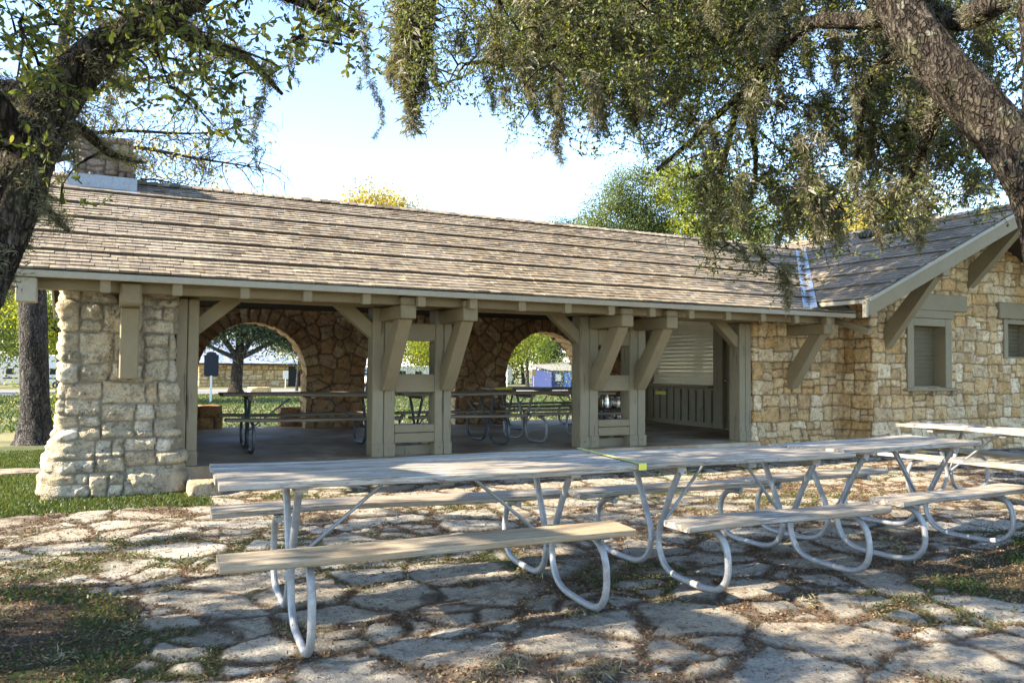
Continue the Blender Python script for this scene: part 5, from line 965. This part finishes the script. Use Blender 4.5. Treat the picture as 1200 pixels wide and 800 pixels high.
bgtree('t', 24.0, 19.5, 9, [(-2.6, 0, 6.2, 1.3), (-1.0, 0, 6.9, 1.5), (.8, 0, 7.2, 1.5), (2.2, 0, 7.4, 1.4), (-.5, 0, 5.6, 1.7), (1.6, 0, 5.8, 1.7)], 'lf_gold', 6500, .09, 'golden yellow tree directly behind the right gable roof', GB, .2, 11)
bgtree('t', 29.0, 25.5, 11, [(-3, 0, 8.0, 1.8), (-.8, 0, 8.6, 2.0), (1.6, 0, 8.4, 2.0), (0, 0, 6.6, 2.2), (-4.6, 0, 7, 1.3)], 'lf_green', 8000, .12, 'green tree behind the golden one beyond the right gable roof', GB, .25, 12)
# yellow green row beyond the road
row = [(20.0, 79, 'lf_yellow', 'yellow green tree beyond the road seen in the middle arch left side'), (25.5, 82, 'lf_green', 'green tree beyond the road seen through the left timber frame'), (29.5, 76, 'lf_yellow', 'yellow tree beyond the road at the right side of the middle arch'),
       (35.5, 74, 'lf_yellow', 'yellow green tree left of the blue shed in the right arch'), (39.5, 88, 'lf_green', 'green tree rising behind the blue shed'), (44, 84, 'lf_yellow', 'yellow tree behind the right side of the blue shed'), (49, 90, 'lf_dark', 'dark tree beyond the blue shed at its right')]
for i, (x, y, lf, lab) in enumerate(row): bgtree('t', x, y, 9, blobset(rb, 8, 2.6, 3.4, 8.5, 1.9), lf, 5000, .22, lab, GB, .22, 20+i)
for i, (x, y, lab) in enumerate([(4, 112, 'dark tree far behind the stone building at its left'), (14, 116, 'dark tree far behind the middle of the stone building'), (24, 114, 'dark tree far behind the right end of the stone building'), (36, 116, 'dark tree in the distance behind the middle arch'), (47, 114, 'dark tree in the distance beyond the pale trailers'), (58, 112, 'dark tree in the distance to the right of the sheds'), (-8, 118, 'dark tree in the distance at the far left')]):
    bgtree('t', x, y, 12, blobset(rb, 9, 5.5, 1.8, 11, 3.0), 'lf_dark', 4500, .5, lab, 'far dark trees on the skyline', .3, 40+i)
# trunk at left behind the pier with bare limbs reaching over the roof
off = (-1.2, 17.5, 0); tp = empty('bare_tree', off, 0, 'tree with straight grey trunk left of the pier and bare limbs over the roof', 'tree')
limb('trunk', [(-1.2, 17.5, -.15, .40), (-1.2, 17.5, .12, .30), (-1.22, 17.5, .7, .245), (-1.28, 17.5, 2, .235), (-1.32, 17.5, 3.4, .22), (-1.2, 17.5, 5, .19), (-1.0, 17.5, 6.8, .13), (-.8, 17.5, 8.5, .07)], tp, off, MT['bark2'], 40, 12, .06, 60)
rt = np.random.default_rng(61); bb = MB(); tipz = []
for st, en, w in (((-1.2, 17.5, 5.2), (2.9, 17.2, 5.5), .06), ((-1.15, 17.5, 5.6), (2.7, 17.8, 6.6), .05), ((-1.0, 17.5, 6.0), (1.9, 17, 7.4), .05), ((-1.2, 17.5, 4.6), (1.6, 17.3, 4.9), .045), ((-1.0, 17.5, 6.6), (.6, 17.6, 8.4), .04), ((-1.2, 17.5, 5), (-3.2, 17.3, 6.8), .05)):
    a = np.array(st); b = np.array(en); q = smooth_path([a, a*.65+b*.35+rt.normal(size=3)*.15+[0, 0, .15], a*.3+b*.7+rt.normal(size=3)*.15, b], 6); bb.tube(q, list(np.linspace(w, w*.15, len(q))), 7, .5, False)
    for i in range(3, len(q)-1):
        for _ in range(3):
            d = nrm(nrm(b-a)*.8+rt.normal(size=3)*.8+np.array([0, 0, .25])); L = rt.uniform(.5, 1.3); p2 = [q[i]]
            for k in range(5): d = nrm(d+rt.normal(size=3)*.35); p2.append(p2[-1]+d*L/5)
            bb.tube(p2, list(np.linspace(w*.22, .004, 6)), 4, .5, False)
            for s in (2, 3, 4):
                for _ in range(2): d2 = nrm(d+rt.normal(size=3)*.8); bb.tube([p2[s], p2[s]+d2*.22, p2[s]+nrm(d2+rt.normal(size=3)*.4)*.42], [.006, .005, .003], 3, .5, False); tipz.append(p2[s]+d2*.3)
bb.build('branch', MT['bark2'], tp, off)['kind'] = 'stuff'
tips = np.array(tipz); tips = tips[(tips[:, 0] < 1.9) | (rt.random(len(tips)) < .15)]; tips = tips[rt.random(len(tips)) < .55]; P_ = np.repeat(tips, 7, 0)+rt.normal(size=(len(tips)*7, 3))*.09
V, Fc, cc = quad_leaves(P_, nrm(rt.normal(size=P_.shape)+[0, 0, -.4]), rt.uniform(.04, .09, len(P_)), .045, rt); mesh('foliage', V, Fc, MT['lf_gold'], tp, off, fattr={'cr': cc})['kind'] = 'stuff'
def shrub(x, y, h, w, leaf, label, seed, n=1500, ls=.05):
    r = np.random.default_rng(seed); z0 = float(tz(x, y))-.05; off = (x, y, z0); e = empty('shrub', off, 0, label, 'shrub', 'small shrubs behind the shelter'); m = MB(); P = []
    for k in range(7):
        q = [(x, y, z0)]; d = nrm(np.array([r.normal()*.35, r.normal()*.35, 1]))
        for i in range(5): d = nrm(d+r.normal(size=3)*.15); q.append(tuple(np.array(q[-1])+d*h/5)); P += [q[-1]]*(1+i)
        m.tube(q, list(np.linspace(.014, .004, 6)), 5, .5, False)
    m.build('stem', MT['bark2'], e, off); P = np.array(P); Q = P[r.integers(0, len(P), n)]+r.normal(size=(n, 3))*w*.28; V, Fc, c = quad_leaves(Q, nrm(r.normal(size=Q.shape)), ls*r.uniform(.6, 1.2, n), ls*.5, r); mesh('foliage', V, Fc, MT[leaf], e, off, fattr={'cr': c})['kind'] = 'stuff'
shrub(16.9, 28.5, 1.9, .8, 'lf_yellow', 'yellow green shrub in front of the blue shed at the right arch edge', 71)
shrub(-.85, 19.2, 1.6, .6, 'lf_yellow', 'yellow sapling between the grey trunk and the pier', 72, 900, .07)
shrub(10.6, 89, 1.2, 2.2, 'lf_dark', 'dark shrub at the wall of the far stone building', 73, 900, .12)

# ------------------------------------------------------------------ far buildings and vehicles
def far_house():
    off = (18, 93, -.78); e = empty('far_stone_building', off, 0, 'long low tan stone building with pale metal roof seen in the left arch', 'building'); z = -.78
    u = np.linspace(0, 19.5, 2); c = rect_cells(21, 3.2, .35, .7, 91)
    masonry('wall', [(8.4, 96), (8.4, 90), (28, 90), (28, 96)], z, z+2.55, c, MT['lime'], e, off, .12, .04, .03, seed=5)
    m = MB(); m.add([(7.8, 89.2, z+2.5), (28.8, 89.2, z+2.5), (28.8, 95.5, z+5.4), (7.8, 95.5, z+5.4), (28.8, 101, z+2.5), (7.8, 101, z+2.5)], [(0, 1, 2, 3), (3, 2, 4, 5), (0, 3, 5), (1, 4, 2)], .5)
    rf = m.build('roof', MT['roofmetal'], e, off); m = MB(); m.box(7.8, 28.8, 89.12, 89.2, z+2.32, z+2.5, .5); m.build('fascia', MT['dark_timber'], rf, off)
    for (a, b, c_, d, mt_) in ((17.6, 18.9, z+.05, z+2.2, 'window_dark'), (22.3, 23.6, z+1.5, z+2.2, 'window_dark')): MB().box(a, b, 89.93, 89.96, c_, d, .5).build('window', MT[mt_], e, off)
    MB().box(25.3, 26.3, 89.92, 89.96, z, z+2.15, .5).build('door', MT['orange_wood'], e, off)
    for x in (24.6, 26.6): MB().box(x, x+.25, 89.3, 89.55, z, z+2.35, .5).build('post', MT['white'], e, off)
far_house()
def shed():
    off = (39.8, 68, -.53); e = empty('blue_shed', off, R_(0), 'small blue wooden shed with grey roof beyond the road in the right arch', 'shed'); z = -.53
    P = [(37.2, 66.0), (39.4, 66.0), (42.4, 67.6), (42.4, 70.5), (37.2, 70.5)]
    m = MB(); m.box(37.2, 39.4, 66.0, 70, z, z+1.75, .5); m.build('wall', MT['grey_blue'], e, off)
    m = MB(); m.add([(39.4, 66.0, z), (44.2, 66.0, z), (44.2, 66.0, z+1.75), (41.8, 66.0, z+2.55), (39.4, 66.0, z+1.75), (39.4, 70, z), (44.2, 70, z), (44.2, 70, z+1.75), (41.8, 70, z+2.55), (39.4, 70, z+1.75)], [(0, 1, 2, 3, 4), (9, 8, 7, 6, 5), (0, 5, 6, 1), (1, 6, 7, 2), (4, 9, 5, 0)], .4); m.build('wall', MT['blue'], e, off)
    m = MB(); m.beam((39.0, 65.8, z+1.68), (41.8, 65.8, z+2.62), .1, .06, .5, 0); m.add([(36.9, 65.7, z+1.78), (39.35, 65.7, z+1.78), (41.8, 65.7, z+2.66), (41.8, 70.3, z+2.66), (36.9, 70.3, z+2.3)], [(0, 1, 2, 3, 4)], .5); m.add([(41.8, 65.7, z+2.66), (44.6, 65.7, z+1.66), (44.6, 70.3, z+1.66), (41.8, 70.3, z+2.66)], [(0, 1, 2, 3)], .5); m.build('roof', MT['bark2'] if False else MT['road'], e, off)
    MB().box(37.55, 38.15, 65.95, 65.99, z+.8, z+1.45, .5).build('notice', MT['dirty_white'], e, off)
    d = MB().box(38.45, 39.25, 65.94, 65.99, z+.02, z+1.6, .5).build('door', MT['blue'], e, off)
    MB().box(39.9, 40.4, 65.94, 65.99, z+.6, z+1.2, .5).build('window', MT['window_dark'], e, off); MB().box(40.9, 41.4, 65.94, 65.99, z+.7, z+1.2, .5).build('window', MT['white'], e, off)
shed()
def trailer(x, y, rz, L, H_, body, label, stripe='black'):
    z = float(tz(x, y))-.05; e = empty('camper_trailer', (x, y, z), rz, label, 'trailer', 'parked campers beyond the road')
    m = MB(); pr = [(-L/2, .55), (-L/2+.25, .35), (L/2-.6, .35), (L/2, .7), (L/2-.1, H_-.5), (L/2-.5, H_), (-L/2+.2, H_), (-L/2, H_-.25)]; n = len(pr); V = [(a, -1.2, b) for a, b in pr]+[(a, 1.2, b) for a, b in pr]
    m.add(V, [tuple(range(n)), tuple(range(2*n-1, n-1, -1))]+[(i+n, i, (i+1) % n, (i+1) % n+n)[::-1] for i in range(n)], .4); b = m.build('body', MT[body], e)
    bev = b.modifiers.new('b', 'BEVEL'); bev.width = .08; bev.segments = 2
    for (a, c) in ((-L*.33, -L*.2), (-.3, .5), (L*.2, L*.3)): MB().box(a, c, -1.215, -1.203, 1.25, 1.8, .5).build('window', MT['window_dark'], e)
    MB().box(L*.08, L*.16, -1.215, -1.203, .5, 1.95, .5).build('door', MT['dirty_white'], e); MB().box(-L*.46, L*.4, -1.212, -1.203, .85, .97, .5).build('stripe', MT[stripe], e)
    for a in (-.6, .25): 
        w = MB().tube([(a, -1.22, .33), (a, -1.0, .33)], .33, 18, .3).build('wheel', MT['black'], e); MB().tube([(a, -1.235, .33), (a, -1.221, .33)], .17, 12, .3).build('rim', MT['steel'], w)
    MB().beam((L/2-.3, 0, .45), (L/2+1, 0, .42), .1, .1, .5).build('drawbar', MT['galvdark'], e)
trailer(-9.6, 88, 0, 6, 2.9, 'dirty_white', 'cream camper trailer beyond the road left of the grey trunk')
trailer(-4.4, 84, 0, 5, 3.0, 'white', 'white camper trailer beyond the road between trunk and pier', 'grey_blue')
trailer(29.5, 88, 0, 8, 2.4, 'white', 'long white camper trailer seen through the upper opening of the left timber frame')
trailer(44.5, 97, 0, 7, 2.8, 'dirty_white', 'pale camper trailer behind trees left of the blue shed')
# signs and poles
e = empty('marker_sign', (4.31, 40.2, -.25), R_(-6), 'dark plaque with stepped top on a white post in the left arch', 'sign')
m = MB(); pr = [(-.32, 0), (-.32, .95), (-.24, .95), (-.20, 1.05), (-.08, 1.10), (.08, 1.10), (.20, 1.05), (.24, .95), (.32, .95), (.32, 0), (.24, -.06), (-.24, -.06)]; n = len(pr)
m.add([(a, -.03, 1.22+b) for a, b in pr]+[(a, .03, 1.22+b) for a, b in pr], [tuple(range(n)), tuple(range(2*n-1, n-1, -1))]+[(i, i+n, (i+1) % n+n, (i+1) % n) for i in range(n)], .5); m.build('plaque', MT['black'], e)
MB().tube([(0, 0, -.1), (0, 0, 1.2)], .05, 10, .5).build('post', MT['white'], e)
def post_sign(x, y, w, h, zc, mat, pmat, label, name='sign', pr_=.04):
    z = float(tz(x, y))-.05; e = empty(name, (x, y, z), 0, label, 'sign', 'signs along the road'); MB().box(-w/2, w/2, -.03, .0, zc-h/2, zc+h/2, .5).build('board', MT[mat], e); MB().tube([(0, .04, -.1), (0, .04, zc+h/2-.02)], pr_, 8, .5).build('post', MT[pmat], e); return e
e = post_sign(17.5, 60.5, .62, .70, 1.55, 'dirty_white', 'bark2', 'white notice board with dark marks beyond the left timber frame', pr_=.12)
for (a, b) in ((-.18, 1.7), (.14, 1.66), (-.12, 1.42), (.16, 1.4)): MB().box(a-.07, a+.07, -.036, -.031, b-.06, b+.06, .5).build('mark', MT['black'], e)
post_sign(34.2, 64, .42, .62, 1.6, 'brown_sign', 'brown_sign', 'tan sign on a thin post left of the blue shed')
post_sign(15.4, 80, .5, .8, 1.3, 'white', 'dirty_white', 'small white sign in front of the far stone building')
z = float(tz(33, 67)); o = MB().tube([(0, 0, 0), (0, 0, 4.4)], .11, 12, .5).build('white_pole', MT['white']); o.location = (32.7, 66.5, z-.1); tag(o, 'tall white pole beyond the road in the right arch', 'pole')
MB().box(-.16, .16, -.16, .16, 0, .12, .5).build('base', MT['road'], o)

# ------------------------------------------------------------------ light
w = bpy.data.worlds.new('World'); S.world = w; w.use_nodes = True; nt = w.node_tree; bgd = nt.nodes['Background']
sky = nt.nodes.new('ShaderNodeTexSky'); sky.sky_type = 'NISHITA'; sky.sun_disc = False
EL = R_(32); AZ = R_(-84)      # azimuth from +Y towards +X
sky.sun_elevation = EL; sky.sun_rotation = AZ; sky.air_density = .85; sky.dust_density = .25; sky.ozone_density = 1.5; sky.altitude = 100
nt.links.new(sky.outputs[0], bgd.inputs[0]); bgd.inputs[1].default_value = .15
sd = bpy.data.lights.new('sun', 'SUN'); sd.energy = 5.0; sd.angle = R_(.5); sd.color = (1, .88, .70); so = bpy.data.objects.new('sun', sd); C.objects.link(so)
dv = Vector((math.sin(AZ)*math.cos(EL), math.cos(AZ)*math.cos(EL), math.sin(EL))); so.rotation_euler = dv.to_track_quat('Z', 'Y').to_euler(); so.location = dv*50
vs = S.view_settings; vs.view_transform = 'Standard'; vs.look = 'None'; vs.exposure = 2.08; vs.gamma = 1; vs.use_curve_mapping = False
S.render.engine = 'CYCLES'; cy = S.cycles; cy.max_bounces = 8; cy.diffuse_bounces = 4; cy.glossy_bounces = 3; cy.transmission_bounces = 4; cy.transparent_max_bounces = 4; cy.sample_clamp_indirect = 6
cy.use_adaptive_sampling = True; cy.use_denoising = True
